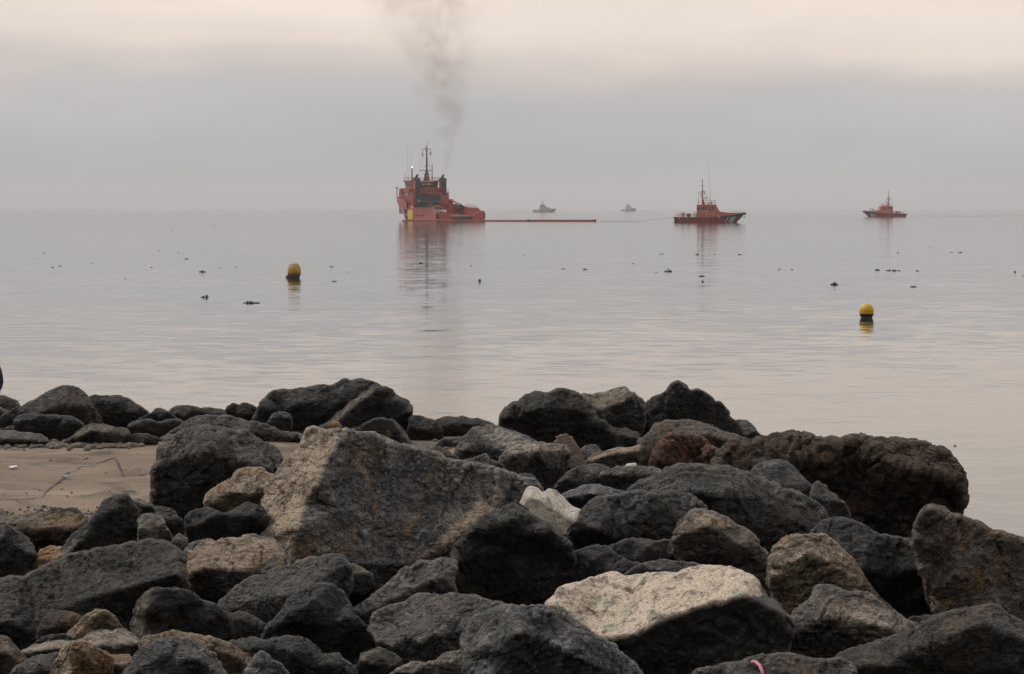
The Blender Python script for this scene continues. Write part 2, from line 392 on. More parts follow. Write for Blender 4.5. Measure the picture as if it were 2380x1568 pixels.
def crack(pts, w):
    """open joints in the apron: thin, ragged strips of dark soil"""
    P = [on_water(x, y, ZP) for x, y in pts]; L = []; n = 14
    for i in range(len(P) - 1):
        for k in range(n): L.append(P[i].lerp(P[i + 1], k / n))
    L.append(P[-1]); V = []; F = []
    for i, p in enumerate(L):
        q = L[min(i + 1, len(L) - 1)] - L[max(i - 1, 0)]; s = Vector((-q.y, q.x, 0)).normalized()
        j = float(noise3(np.array([[i * .37, 2.1, .3]]), 3)[0]) * .12
        ww = w * (.25 + .75 * abs(math.sin(math.pi * (i + .4) / len(L)))) * random.uniform(.35, 1.2)
        a = p + s * (ww + j * .3); c_ = p - s * (ww - j * .3)
        for t in (a, c_): V.append((t.x, t.y, apron_z(t.x, t.y) + .006))
        if i: F.append((2 * i - 2, 2 * i - 1, 2 * i + 1, 2 * i))
    o = MB().add(V, F).build('crack', m_crack, apron)
def z1(x, y): return x * .2506, 862 + y * .2506
crack([z1(x, y) for x, y in [(405, 1175), (430, 1130), (500, 1075), (560, 1030), (610, 975), (640, 950), (690, 945)]], .016)
crack([z1(x, y) for x, y in [(1040, 815), (1085, 850), (1105, 900), (1125, 950), (1150, 1000)]], .012)
crack([z1(x, y) for x, y in [(0, 1205), (120, 1200), (260, 1190), (405, 1175)]], .016)
crack([z1(x, y) for x, y in [(900, 880), (980, 845), (1040, 818), (1110, 805)]], .014)
crack([z1(x, y) for x, y in [(1030, 1120), (1150, 1128), (1280, 1130), (1420, 1130)]], .016)
crack([z1(x, y) for x, y in [(690, 945), (770, 900), (850, 905), (900, 880)]], .008)
crack([z1(x, y) for x, y in [(280, 1100), (370, 1120), (420, 1122)]], .012)
crack([z1(x, y) for x, y in [(80, 745), (150, 740), (235, 742)]], .022)
# ================================================================ armour stones
RM = {
 'black': rockmat('black_basalt', (.010, .010, .011), (.042, .041, .041), (.066, .058, .049), fresh=(.26, .22, .17)),
 'dark':  rockmat('dark_basalt', (.015, .0145, .015), (.068, .064, .061), (.112, .082, .054), fresh=(.28, .235, .18)),
 'grey':  rockmat('grey_stone', (.030, .030, .031), (.130, .123, .117), (.165, .125, .087), fresh=(.42, .36, .29)),
 'slate': rockmat('blue_grey_stone', (.038, .039, .043), (.150, .147, .148), (.115, .108, .10), fresh=(.40, .36, .30)),
 'brown': rockmat('brown_stone', (.015, .010, .008), (.056, .036, .024), (.140, .070, .030), fresh=(.36, .26, .175), vary=.3),
 'umber': rockmat('grey_brown_stone', (.044, .042, .041), (.175, .152, .134), (.250, .155, .080), fresh=(.50, .385, .275)),
 'tan':   rockmat('tan_stone', (.085, .066, .050), (.330, .252, .186), (.380, .245, .135), fresh=(.48, .385, .29)),
 'orange': rockmat('ochre_stone', (.150, .070, .030), (.460, .235, .095), (.320, .205, .130), fresh=(.38, .30, .23), vary=.25),
 'red':   rockmat('red_scoria', (.026, .011, .009), (.150, .056, .038), (.300, .165, .118), scale=1.3, bump=.9, vary=.3),
 'pale':  rockmat('pale_stone', (.40, .36, .30), (.58, .53, .45), (.50, .45, .38), fresh=(.7, .64, .56), spots=.12, bump=.25, cracks=0.0, vary=.2),
 'big':   rockmat('grey_and_tan_stone', (.060, .060, .062), (.185, .176, .167), (.270, .180, .105), fresh=(.54, .415, .295), vary=0.0, cracks=.4),
 'wet':   rockmat('wet_black_stone', (.010, .011, .014), (.034, .035, .042), rough=.30, bump=.35),
}
def T0(x, y): return (x, y)
def T1(x, y): return (x * .2506, 862 + y * .2506)
def T2(x, y): return (596 + x * .2506, 862 + y * .2506)
def T3(x, y): return (1120.7 + x * .2837, 862 + y * .2837)
def T4(x, y): return (1709.8 + x * .3813, 969.8 + y * .3813)
def T5(x, y): return (x * .2667, 1149.4 + y * .2667)
def T6(x, y): return (538.8 + x * .2747, 1185.4 + y * .2747)
def T7(x, y): return (1120.7 + x * .2837, 1149.4 + y * .2837)

ROCKS = []
def rock(TF, outline, d, c, label, **kw):
    kw.update(out=[TF(*p) for p in outline], d=d, c=c, label=label)
    for k in ('ridge', 'vr'):
        if k in kw: kw[k] = [TF(*p) for p in kw[k]]
    if 'tint' in kw: kw['tint'] = [[TF(*p) for p in q] for q in kw['tint']]
    ROCKS.append(kw)

# --- row beyond the apron, from the frame's left side along the water
rock(T1, [(-90,300),(-30,240),(0,235),(60,245),(130,270),(180,320),(195,350),(150,420),(-20,440),(-90,400)], 27.0, 'dark', 'dark stone with a tan streak at the foot of the seated figure', tint=[[(-40,345),(60,330),(120,365),(60,375),(-40,365)]])
rock(T1, [(-90,325),(10,340),(60,365),(95,395),(60,470),(-90,490)], 26.5, 'grey', 'grey stone wedged under the dark stone by the seated figure')
rock(T1, [(60,400),(100,365),(160,335),(230,340),(300,370),(340,415),(330,470),(200,540),(0,540),(-60,480)], 26.2, 'black', 'low black stone in front of the tall streaked dome')
rock(T1, [(200,350),(230,330),(330,285),(400,240),(470,195),(570,155),(640,152),(720,175),(770,210),(810,250),(860,330),(920,430),(955,500),(930,580),(700,600),(300,520),(220,430)], 26.9, 'dark', 'tall dome of dark streaked stone at the water beyond the apron', ridge=[(300,420),(560,330),(800,330)], kt=.9, smooth=3)
rock(T1, [(780,250),(860,235),(980,240),(1050,240),(1110,234),(1190,262),(1240,300),(1300,335),(1390,410),(1360,470),(1200,560),(960,560),(860,430)], 27.3, 'black', 'broad brown-black boulder right beside the tall streaked dome', smooth=2)
rock(T1, [(120,570),(128,470),(180,425),(260,408),(330,405),(400,420),(480,418),(560,432),(640,430),(740,470),(790,530),(760,600),(680,680),(470,690),(380,640),(220,600)], 25.7, 'black', 'long black block with a flat top at the far edge of the apron', ridge=[(150,480),(330,440),(640,455),(740,490)], kt=1.2)
rock(T1, [(-90,590),(0,563),(130,560),(260,578),(390,600),(440,630),(462,668),(300,690),(0,690),(-90,680)], 25.1, 'grey', 'low pale-topped slab lying on the apron by the long black block', ridge=[(-60,640),(200,640),(440,660)], kt=1.5, T=.8, smooth=2)
rock(T1, [(-60,560),(0,543),(60,525),(120,512),(150,560),(140,600),(0,610)], 25.9, 'black', 'small black stone behind the low pale-topped slab')
rock(T1, [(575,690),(620,645),(700,592),(760,545),(820,513),(880,503),(980,505),(1030,520),(1080,540),(1180,548),(1210,590),(1250,700),(1100,710),(800,705)], 25.2, 'dark', 'rounded stone with a light top at the apron edge', ridge=[(640,660),(850,560),(1050,580),(1190,590)], kt=1.0, smooth=2, tint=[[(690,600),(820,515),(1000,508),(1080,545),(980,570),(850,560),(740,620)]])  # light on the top is put into the tint
rock(T1, [(1180,560),(1190,515),(1235,478),(1320,462),(1400,454),(1540,465),(1640,452),(1705,482),(1690,560),(1560,640),(1300,640)], 25.9, 'dark', 'low speckled stone behind the rounded light-topped one', ridge=[(1210,520),(1400,480),(1660,490)])
rock(T1, [(1205,620),(1230,592),(1320,588),(1410,602),(1490,640),(1450,690),(1240,712)], 25.25, 'black', 'small black stone at the apron edge under the long strata slab')
rock(T1, [(1270,460),(1330,430),(1380,408),(1440,355),(1490,348),(1560,380),(1600,420),(1650,445),(1560,500),(1380,500)], 26.7, 'black', 'small black peak against the water next to the broad boulder')
rock(T1, [(1560,385),(1600,350),(1660,332),(1740,328),(1820,340),(1900,350),(2000,362),(2090,378),(2120,440),(1960,490),(1700,520),(1620,460)], 27.0, 'dark', 'low streaked stone against the water behind the long strata slab', ridge=[(1600,410),(1800,380),(2080,410)])
rock(T1, [(1450,650),(1560,600),(1640,545),(1700,500),(1770,460),(1840,435),(1920,425),(2000,430),(2150,440),(2300,490),(2420,505),(2500,525),(2600,570),(2700,595),(2818,610),(2825,645),(2600,660),(2300,655),(1800,660),(1560,665)], 25.6, 'dark', 'long low slab of grey strata tapering out on the apron', ridge=[(1560,620),(1900,520),(2300,560),(2800,635)], kt=1.0, kb=.5)
rock(T1, [(2070,440),(2090,370),(2105,335),(2160,303),(2205,318),(2225,332),(2245,303),(2290,305),(2340,325),(2400,370),(2420,440),(2300,490),(2150,490)], 27.2, 'black', 'small jagged black stone with two knobs beside the great black slab')
rock(T2, [(85,530),(100,480),(140,408),(200,383),(265,385),(320,415),(338,470),(330,570),(250,610),(150,590)], 25.8, 'dark', 'upright grey stone leaning on the great black slab', ridge=[(120,450),(230,420),(320,450)])
rock(T2, [(-30,470),(0,405),(30,350),(60,295),(95,258),(120,230),(160,205),(210,198),(265,190),(280,200),(360,190),(450,180),(540,170),(620,155),(660,152),(770,122),(800,98),(830,92),(870,112),(920,108),(980,98),(1040,108),(1090,130),(1150,160),(1230,260),(1230,480),(900,640),(420,640),(100,560)], 26.8, 'black', 'great black slab, the longest stone on the skyline', ridge=[(60,330),(400,300),(800,260),(1120,240)], kt=.7, T=1.3)
rock(T2, [(575,560),(640,520),(700,475),(800,385),(900,290),(1000,220),(1090,166),(1150,163),(1205,165),(1262,192),(1300,245),(1350,270),(1400,288),(1437,345),(1432,420),(1400,560),(1300,640),(900,640),(620,610)], 26.0, 'black', 'tilted black block with a light straight upper edge', ridge=[(600,575),(740,500),(930,320),(1110,200),(1200,190),(1420,380)], kt=1.6, kb=.15, tint=[[(575,560),(700,470),(900,285),(1090,163),(1110,185),(930,310),(740,480),(620,575)]], tw=.01)  # light along the upper edge is painted in by the tint
rock(T2, [(840,590),(900,545),(1000,498),(1060,468),(1110,447),(1180,443),(1220,462),(1250,455),(1290,478),(1340,528),(1400,600),(1470,700),(1300,720),(1000,700)], 25.2, 'black', 'black wedge with a pale right edge beside the tan-faced boulder', vr=[(1230,460),(1330,600),(1380,700)], kl=.2, kr=1.0, tint=[[(1250,455),(1310,490),(1400,600),(1470,700),(1430,700),(1330,560)]])
rock(T2, [(1400,600),(1410,450),(1440,420),(1510,425),(1580,450),(1660,470),(1720,540),(1730,640),(1680,715),(1470,710)], 25.8, 'black', 'black boulder right of the tilted block on the skyline')
rock(T2, [(1620,520),(1640,470),(1700,455),(1760,433),(1830,440),(1900,428),(1960,445),(2050,445),(2110,470),(2150,478),(2215,512),(2200,600),(1900,680),(1720,650)], 26.2, 'black', 'flat black ledge with a mossy hollow on top by the water', ridge=[(1680,520),(1860,490),(2100,510)], kt=1.3)
rock(T2, [(1640,705),(1690,660),(1740,628),(1800,632),(1880,612),(1915,640),(1900,705)], 25.0, 'grey', 'small rough grey stone on the sand behind the tan-faced boulder')
# --- crest right of the middle
rock(T3, [(130,500),(160,420),(185,320),(240,283),(300,275),(330,240),(365,212),(480,188),(590,183),(650,163),(720,175),(765,187),(830,230),(870,280),(910,335),(1000,425),(1060,480),(1085,520),(1060,560),(975,590),(960,640),(860,680),(500,640),(220,560)], 23.4, 'dark', 'large mottled boulder with a blunt snout on the crest', ridge=[(220,380),(500,300),(800,330),(1040,500)], kt=.6, kb=.35)
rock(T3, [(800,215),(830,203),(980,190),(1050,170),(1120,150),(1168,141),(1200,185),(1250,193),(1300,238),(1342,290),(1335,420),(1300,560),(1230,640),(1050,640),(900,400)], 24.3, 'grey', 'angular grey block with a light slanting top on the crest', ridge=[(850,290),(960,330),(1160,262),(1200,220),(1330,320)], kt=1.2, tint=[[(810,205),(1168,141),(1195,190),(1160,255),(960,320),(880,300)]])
rock(T3, [(1310,560),(1318,420),(1340,283),(1430,222),(1480,205),(1520,175),(1560,112),(1610,103),(1652,125),(1680,165),(1702,183),(1750,166),(1800,178),(1830,200),(1865,222),(1900,270),(1960,278),(2012,340),(2060,420),(2125,492),(2130,600),(1800,640),(1400,640)], 24.8, 'black', 'highest peak of black rock on the crest, stepped down to the right', vr=[(1590,110),(1480,330),(1400,500)], kl=.5, kr=.25)
rock(T3, [(2030,450),(2065,418),(2105,403),(2165,410),(2230,468),(2290,538),(2345,608),(2300,680),(2100,650)], 25.6, 'slate', 'blue-grey stone at the right foot of the highest peak')
rock(T3, [(1255,820),(1262,700),(1285,572),(1340,545),(1370,520),(1420,450),(1510,418),(1620,425),(1750,435),(1880,460),(1960,508),(2020,525),(2085,542),(2150,605),(2100,720),(1700,800),(1400,850)], 22.7, 'umber', 'brown-grey boulder sloping below the highest peak', ridge=[(1300,640),(1450,560),(1800,520),(2080,590)], kt=.9)
rock(T3, [(1400,800),(1405,720),(1425,655),(1450,605),(1500,560),(1555,533),(1600,538),(1645,518),(1720,543),(1770,548),(1805,572),(1860,640),(1900,655),(1960,702),(2030,735),(2085,762),(2175,820),(2170,880),(2000,900),(1600,920),(1450,890)], 21.5, 'red', 'crumbly red-brown scoria boulder', lump=2.2, rough=2.0, flat=.2)
rock(T4, [(-120,300),(-60,225),(50,182),(130,178),(210,175),(250,148),(300,142),(355,134),(430,145),(480,172),(520,185),(560,182),(590,160),(620,180),(650,175),(720,162),(780,157),(820,168),(850,178),(890,165),(930,190),(960,168),(1010,175),(1055,188),(1130,190),(1180,212),(1225,225),(1280,238),(1310,280),(1335,310),(1365,380),(1372,410),(1358,440),(1365,490),(1355,530),(1330,570),(1300,610),(1250,760),(1000,820),(700,780),(380,600),(0,420)], 20.6, 'brown', 'huge rusty brown boulder with a knobbly top hanging over the water', ridge=[(-60,300),(400,260),(900,260),(1330,380)], kt=.9, kb=.35, T=1.7, lump=2.0, rough=2.0, flat=.3)
rock(T4, [(70,380),(85,345),(115,305),(170,274),(250,260),(310,273),(350,305),(375,335),(430,390),(470,425),(500,480),(520,600),(350,620),(150,500)], 19.6, 'slate', 'smooth blue-grey boulder below the huge brown one', smooth=5, rough=.5)
rock(T4, [(455,480),(470,420),(500,393),(550,425),(590,470),(630,515),(680,560),(715,650),(680,760),(520,720)], 19.4, 'dark', 'narrow dark stone between the smooth boulder and the huge brown one')
rock(T0, [(1460,1160),(1467,1146),(1495,1126),(1529,1109),(1563,1095),(1603,1088),(1646,1090),(1688,1092),(1739,1109),(1786,1132),(1824,1149),(1870,1168),(1908,1191),(1930,1225),(1900,1290),(1800,1330),(1650,1330),(1500,1260)], 18.2, 'dark', 'broad whaleback boulder on the right of the pile, streaked with tan', ridge=[(1480,1190),(1600,1140),(1750,1160),(1900,1230)], kt=1.0, smooth=2)
rock(T0, [(1312,1320),(1319,1285),(1328,1250),(1336,1223),(1355,1200),(1370,1181),(1390,1164),(1419,1160),(1440,1160),(1461,1152),(1490,1148),(1530,1152),(1560,1148),(1603,1155),(1626,1172),(1640,1195),(1700,1240),(1750,1300),(1650,1380),(1450,1370),(1340,1350)], 17.1, 'dark', 'lumpy dark boulder right of the white concrete fragment', ridge=[(1340,1260),(1430,1195),(1550,1185),(1680,1260)], kt=.7, kb=.5, lump=1.8)
rock(T7, [(1600,300),(1640,218),(1700,168),(1800,140),(1900,158),(2000,210),(2100,280),(2160,300),(2225,350),(2262,440),(2350,525),(2375,640),(2390,760),(2300,900),(2000,800),(1700,640),(1560,480)], 16.3, 'umber', 'rounded stone with a tan hump above the bright slab', ridge=[(1640,330),(1850,260),(2150,420),(2350,620)], kt=.8, kb=.5, tint=[[(1690,180),(1800,140),(1950,190),(2050,260),(1900,300),(1760,240)]])
rock(T7, [(1010,500),(1060,420),(1180,380),(1300,370),(1420,400),(1560,380),(1680,360),(1800,400),(1900,500),(1850,650),(1400,680),(1100,640)], 16.5, 'dark', 'dark folded stone in the hollow above the bright slab', kt=1.0, lump=1.5)
rock(T7, [(560,860),(572,760),(598,625),(680,520),(760,480),(850,452),(940,425),(1010,432),(1060,470),(1100,510),(1190,556),(1300,585),(1310,680),(1100,800),(800,860)], 15.9, 'black', 'black stone bounding the bright slab on its shadowed side')
rock(T7, [(1100,740),(1140,680),(1220,620),(1350,562),(1500,543),(1650,555),(1790,590),(1850,650),(1700,760),(1300,780)], 15.5, 'dark', 'low brown-black stone peeping over the back of the bright slab')
rock(T4, [(205,1010),(208,940),(216,870),(240,800),(300,750),(380,728),(430,738),(475,732),(545,730),(610,788),(655,830),(700,870),(760,960),(820,1050),(880,1130),(980,1220),(960,1320),(700,1330),(400,1330),(290,1250),(235,1080)], 15.5, 'tan', 'rounded tan conglomerate boulder speckled with red and black', ridge=[(230,960),(450,830),(700,960),(930,1220)], kt=.5, kb=.3, smooth=3)
rock(T4, [(455,760),(470,700),(520,665),(560,643),(650,633),(740,658),(800,690),(830,715),(880,735),(935,738),(985,750),(1045,762),(1110,758),(1145,800),(1155,900),(1205,1000),(1262,1150),(1250,1290),(1100,1330),(900,1290),(700,1050)], 16.2, 'black', 'deeply furrowed black boulder between the tan and the ridged one', lump=1.6)
rock(T4, [(1090,780),(1110,690),(1130,620),(1190,563),(1260,578),(1330,618),(1430,650),(1480,655),(1525,692),(1600,718),(1700,752),(1800,790),(1950,860),(1950,1450),(1700,1450),(1450,1350),(1240,1290),(1180,1050)], 15.2, 'umber', 'ridged grey-brown boulder at the right end of the pile against the water', vr=[(1230,570),(1330,800),(1460,1100),(1500,1300)], kl=.7, kr=.35, T=1.6)
rock(T4, [(290,1440),(320,1300),(345,1238),(400,1168),(470,1118),(495,1050),(530,1040),(600,1053),(690,1085),(750,1080),(850,1128),(950,1198),(1080,1268),(1220,1320),(1300,1420),(1000,1560),(560,1600),(350,1560)], 13.4, 'umber', 'ragged stone with peach-coloured fractures in front of the tan boulder', ridge=[(360,1320),(560,1220),(800,1250),(1150,1360)], kt=.9, kb=.4, tint=[[(560,1180),(700,1110),(950,1200),(1100,1290),(900,1370),(720,1370),(640,1280)]])
rock(T4, [(1030,1270),(1060,1225),(1150,1210),(1240,1225),(1330,1200),(1300,1330),(1100,1340)], 14.3, 'black', 'black stone in the cleft behind the big smooth grey one')
rock(T4, [(600,1560),(630,1475),(700,1440),(800,1410),(900,1380),(1040,1338),(1150,1280),(1260,1222),(1330,1205),(1400,1195),(1500,1175),(1560,1163),(1600,1183),(1645,1222),(1760,1290),(1900,1370),(1900,1750),(600,1750)], 11.9, 'dark', 'big smooth dark-grey boulder at the right-hand bottom of the pile', ridge=[(640,1560),(1000,1450),(1500,1260),(1850,1400)], kt=.7, kb=.2, smooth=3, T=1.1)
rock(T0, [(1590,1600),(1617,1566),(1660,1557),(1702,1546),(1745,1534),(1780,1531),(1843,1526),(1880,1537),(1923,1541),(1958,1536),(1985,1560),(1985,1680),(1590,1680)], 11.6, 'grey', 'grey stone with a pink cord caught on it', kt=1.3)
rock(T0, [(1268,1410),(1280,1398),(1300,1374),(1335,1362),(1358,1358),(1371,1348),(1398,1342),(1447,1345),(1515,1339),(1578,1339),(1598,1328),(1632,1321),(1675,1322),(1709,1328),(1735,1339),(1760,1355),(1775,1382),(1797,1401),(1824,1427),(1842,1452),(1838,1487),(1822,1530),(1790,1600),(1650,1640),(1500,1640),(1440,1560),(1390,1490),(1330,1440)], 12.9, 'dark', 'big slab with a bright cream top stained green', ridge=[(1290,1425),(1348,1460),(1404,1487),(1442,1484),(1498,1467),(1518,1452),(1575,1430),(1632,1410),(1677,1402),(1702,1393),(1731,1385),(1800,1420)], kt=1.55, kb=.22, smooth=0, rough=.55, fac=.4, T=1.0, fresh='cream', tint=[[(1250,1418),(1280,1360),(1350,1325),(1447,1315),(1578,1310),(1632,1290),(1725,1300),(1762,1345),(1770,1385),(1731,1390),(1677,1404),(1632,1412),(1575,1432),(1518,1455),(1498,1470),(1442,1486),(1404,1489),(1348,1465),(1290,1430)]], tw=.012)  # cream tint: pale top stone plus light painted into it
rock(T0, [(1207,1171),(1214,1155),(1222,1139),(1234,1131),(1251,1136),(1258,1146),(1266,1145),(1275,1137),(1293,1141),(1302,1150),(1316,1164),(1352,1186),(1344,1203),(1328,1222),(1308,1248),(1290,1240),(1235,1208)], 16.6, 'pale', 'broken white concrete fragment perched among the dark stones', ridge=[(1210,1176),(1230,1158),(1262,1168),(1318,1206),(1330,1212)], kt=.9, kb=.35, smooth=0, rough=.12, flat=0, fac=.05, kbx=-.08, lump=.1, T=.5, name='concrete_fragment', cat='concrete')
rock(T3, [(860,600),(900,540),(1000,500),(1150,480),(1280,510),(1310,620),(1250,720),(1050,740),(900,700)], 23.9, 'black', 'black stone in the shade between the mottled boulder and the angular block')
rock(T3, [(620,790),(700,720),(780,680),(840,625),(930,612),(985,680),(970,820),(800,880),(640,880)], 22.2, 'dark', 'shaded dark stone beneath the snout of the mottled boulder')
# --- middle
rock(T0, [(691,1055),(704,1030),(709,1018),(716,1000),(726,997),(739,1001),(756,1006),(786,1002),(816,1005),(847,1010),(877,1017),(894,1025),(917,1035),(947,1040),(972,1047),(1007,1055),(1047,1075),(1087,1082),(1122,1087),(1157,1095),(1192,1107),(1240,1118),(1260,1150),(1240,1200),(1149,1240),(1090,1310),(951,1370),(868,1380),(780,1360),(660,1330),(609,1255),(612,1190),(625,1150),(640,1110),(665,1075)], 17.3, 'umber', 'the biggest boulder, tan on its left face and grey-brown on the right', vr=[(800,1004),(790,1025),(765,1050),(752,1090),(735,1130),(712,1170),(690,1230),(676,1330)], kl=.9, kr=.42, ridge=[(640,1300),(760,1310),(950,1310),(1150,1200),(1240,1170)], kt=.42, kb=.12, T=1.5, sz=.7, fac=.6, mat='big', tint=[[(600,1330),(600,1180),(690,1040),(712,990),(740,998),(800,1000),(812,1014),(775,1040),(752,1090),(735,1130),(705,1190),(690,1240),(676,1330)], [(960,1330),(1000,1270),(1080,1200),(1120,1160),(1150,1190),(1140,1230),(1060,1300)]])
rock(T0, [(356,1180),(355,1130),(358,1105),(372,1078),(370,1060),(375,1042),(385,1025),(395,1020),(430,1004),(450,1000),(480,997),(540,1007),(590,1020),(625,1040),(642,1046),(650,1062),(651,1100),(645,1150),(640,1200),(560,1230),(480,1235),(410,1220)], 19.1, 'dark', 'big rounded grey-green boulder standing on the apron', ridge=[(370,1080),(480,1050),(630,1090)], kt=.8, kb=.25, smooth=2)
rock(T0, [(476,1165),(480,1152),(492,1142),(527,1120),(545,1105),(556,1094),(577,1088),(612,1092),(638,1110),(645,1130),(640,1190),(560,1205),(490,1190)], 18.3, 'tan', 'light tan stone lodged against the big rounded boulder', ridge=[(485,1165),(540,1145),(630,1150)], kt=1.0, kb=.6)
rock(T0, [(436,1260),(432,1205),(440,1195),(455,1187),(480,1180),(560,1181),(612,1182),(625,1230),(620,1300),(500,1310),(442,1300)], 17.5, 'black', 'squared black block below the light tan stone', ridge=[(440,1210),(520,1198),(610,1200)], kt=1.0)
rock(T5, [(380,680),(460,580),(540,490),(620,400),(700,330),(790,240),(862,155),(895,80),(930,55),(1000,33),(1050,30),(1092,16),(1130,58),(1180,120),(1212,200),(1235,330),(1225,480),(1000,560),(700,620)], 17.3, 'black', 'tall black wedge with a long sloping left side', vr=[(1040,30),(900,200),(700,420),(500,600)], kl=1.4, kr=.22, tint=[[(400,660),(640,390),(700,330),(640,470),(480,640)]])
rock(T5, [(1120,120),(1140,58),(1250,53),(1320,78),(1355,140),(1340,220),(1210,230)], 17.9, 'slate', 'flat grey stone tucked behind the tall black wedge')
rock(T5, [(1320,180),(1350,108),(1450,118),(1530,160),(1592,220),(1610,330),(1560,400),(1420,330)], 18.1, 'dark', 'rounded dark stone by the foot of the big grey-green boulder')
rock(T5, [(1195,230),(1230,185),(1330,172),(1400,200),(1440,280),(1490,340),(1515,440),(1480,520),(1250,520),(1200,380)], 17.05, 'umber', 'brown-grey facetted stone against the tall black wedge')
rock(T5, [(1480,430),(1510,400),(1560,338),(1640,385),(1665,500),(1600,580),(1500,540)], 16.9, 'umber', 'handful-sized tan rubble stone next to the squared black block')
rock(T5, [(140,320),(170,270),(260,248),(330,235),(400,200),(440,158),(520,138),(570,150),(640,138),(700,188),(720,220),(775,230),(720,350),(580,480),(420,530),(280,520),(190,400)], 18.5, 'brown', 'crumbly brown stone with a light gravelly top by the apron', ridge=[(170,320),(450,300),(700,310)], kt=1.4, rough=1.8, tint=[[(200,260),(400,205),(520,145),(700,190),(760,235),(640,300),(450,290),(250,300)]])
rock(T5, [(-150,330),(-60,285),(0,280),(62,274),(110,318),(200,360),(272,440),(328,540),(300,610),(230,720),(60,800),(-150,800)], 16.7, 'dark', 'angular dark stone left of the ochre one', ridge=[(-120,420),(60,400),(260,520)], kt=.9)
rock(T5, [(190,740),(215,680),(245,630),(325,560),(350,488),(430,458),(545,453),(540,540),(440,660),(330,760),(230,780)], 16.9, 'orange', 'bright ochre stone glowing between dark ones below the apron')
rock(T5, [(-180,830),(-80,780),(0,765),(150,748),(270,700),(400,640),(470,600),(560,570),(650,535),(740,515),(900,488),(1000,465),(1100,450),(1220,440),(1340,418),(1440,430),(1520,470),(1610,530),(1620,700),(1580,900),(1450,1100),(1200,1250),(900,1350),(300,1420),(-180,1450)], 14.4, 'dark', 'very large sloping grey-black boulder on the left of the pile', ridge=[(-150,1150),(300,1080),(800,900),(1300,760),(1550,700)], kt=.85, kb=.3, T=1.5, sz=.6)
rock(T0, [(375,1345),(385,1330),(395,1318),(416,1297),(432,1285),(450,1267),(480,1259),(500,1266),(515,1258),(530,1256),(570,1249),(610,1254),(640,1262),(660,1285),(662,1310),(640,1360),(600,1390),(540,1400),(480,1400),(430,1385)], 15.5, 'umber', 'tan-topped tilted stone overhanging a black hollow', ridge=[(385,1352),(405,1364),(450,1332),(490,1323),(530,1328),(600,1332),(655,1314)], kt=1.1, kb=-.55, tint=[[(370,1345),(416,1292),(480,1255),(570,1245),(640,1260),(650,1290),(600,1318),(530,1322),(490,1318),(450,1328),(405,1362)]], tw=.02)
rock(T6, [(-180,900),(-100,780),(0,695),(100,630),(200,570),(350,520),(480,490),(560,455),(640,428),(800,398),(900,398),(965,440),(1000,490),(1010,640),(960,800),(600,1000),(200,1020)], 15.0, 'grey', 'long grey stone running up to the foot of the biggest boulder', ridge=[(-100,920),(170,870),(380,790),(640,645),(800,560),(920,480)], kt=1.1, kb=-.2, tw=.02)
rock(T6, [(970,520),(990,468),(1100,488),(1195,548),(1210,640),(1130,720),(1000,700)], 15.9, 'grey', 'small grey wedge at the foot of the biggest boulder')
rock(T6, [(990,900),(1030,855),(1110,805),(1180,758),(1260,690),(1340,620),(1410,560),(1480,498),(1600,438),(1750,428),(1900,438),(1900,700),(1880,850),(1500,950),(1150,960)], 15.3, 'grey', 'grey stone with diagonal streaks left of the great black overhang', ridge=[(1100,880),(1400,740),(1700,600),(1880,560)], kt=.8)
rock(T0, [(1046,1340),(1052,1308),(1060,1280),(1075,1258),(1090,1240),(1110,1222),(1130,1204),(1160,1195),(1190,1179),(1212,1188),(1232,1202),(1300,1250),(1325,1265),(1330,1340),(1310,1420),(1200,1470),(1090,1440)], 15.8, 'black', 'great black overhang below the white concrete fragment', ridge=[(1060,1300),(1110,1235),(1200,1205),(1310,1265)], kt=.9, kb=-.25)
rock(T5, [(1150,1180),(1160,1095),(1200,980),(1235,920),(1262,878),(1332,828),(1400,840),(1480,835),(1560,842),(1640,855),(1700,880),(1800,950),(1850,965),(1905,1000),(1985,1080),(2025,1180),(2060,1300),(1900,1400),(1500,1400),(1250,1380),(1190,1300)], 13.7, 'black', 'black boulder with one narrow light facet on its left edge', vr=[(1370,832),(1300,900),(1280,1000),(1270,1240)], kl=1.3, kr=.3, tint=[[(1140,1180),(1200,960),(1262,870),(1332,822),(1300,890),(1280,1000),(1265,1280),(1190,1300)]], tw=.01)  # tint paints in the light caught by the left facet
rock(T6, [(-80,1050),(-50,950),(0,890),(60,863),(140,880),(220,928),(300,978),(320,1070),(260,1160),(0,1180)], 13.9, 'dark', 'small rounded dark stone between the two black boulders')
rock(T6, [(260,1120),(290,1040),(350,958),(400,900),(440,840),(470,798),(515,750),(560,708),(660,648),(760,638),(860,650),(920,700),(950,750),(975,790),(1020,900),(1080,948),(1150,1000),(1212,1080),(1245,1180),(1180,1290),(900,1320),(500,1270)], 13.3, 'black', 'heaped black stone below the long grey one', ridge=[(350,1000),(650,800),(900,830),(1180,1100)], kt=.7, kb=.35, lump=1.5)
rock(T6, [(1165,1020),(1180,960),(1205,888),(1320,838),(1410,812),(1500,778),(1560,738),(1630,723),(1690,735),(1750,742),(1900,733),(2050,740),(2120,765),(2200,800),(2345,830),(2400,900),(2250,1100),(2050,1250),(1800,1340),(1430,1360),(1330,1260),(1230,1120)], 13.1, 'grey', 'broad grey stone with a flat dusty top and black front', ridge=[(1220,1110),(1350,1150),(1600,1105),(1950,1015),(2300,960)], kt=1.3, kb=.1, tw=.02)
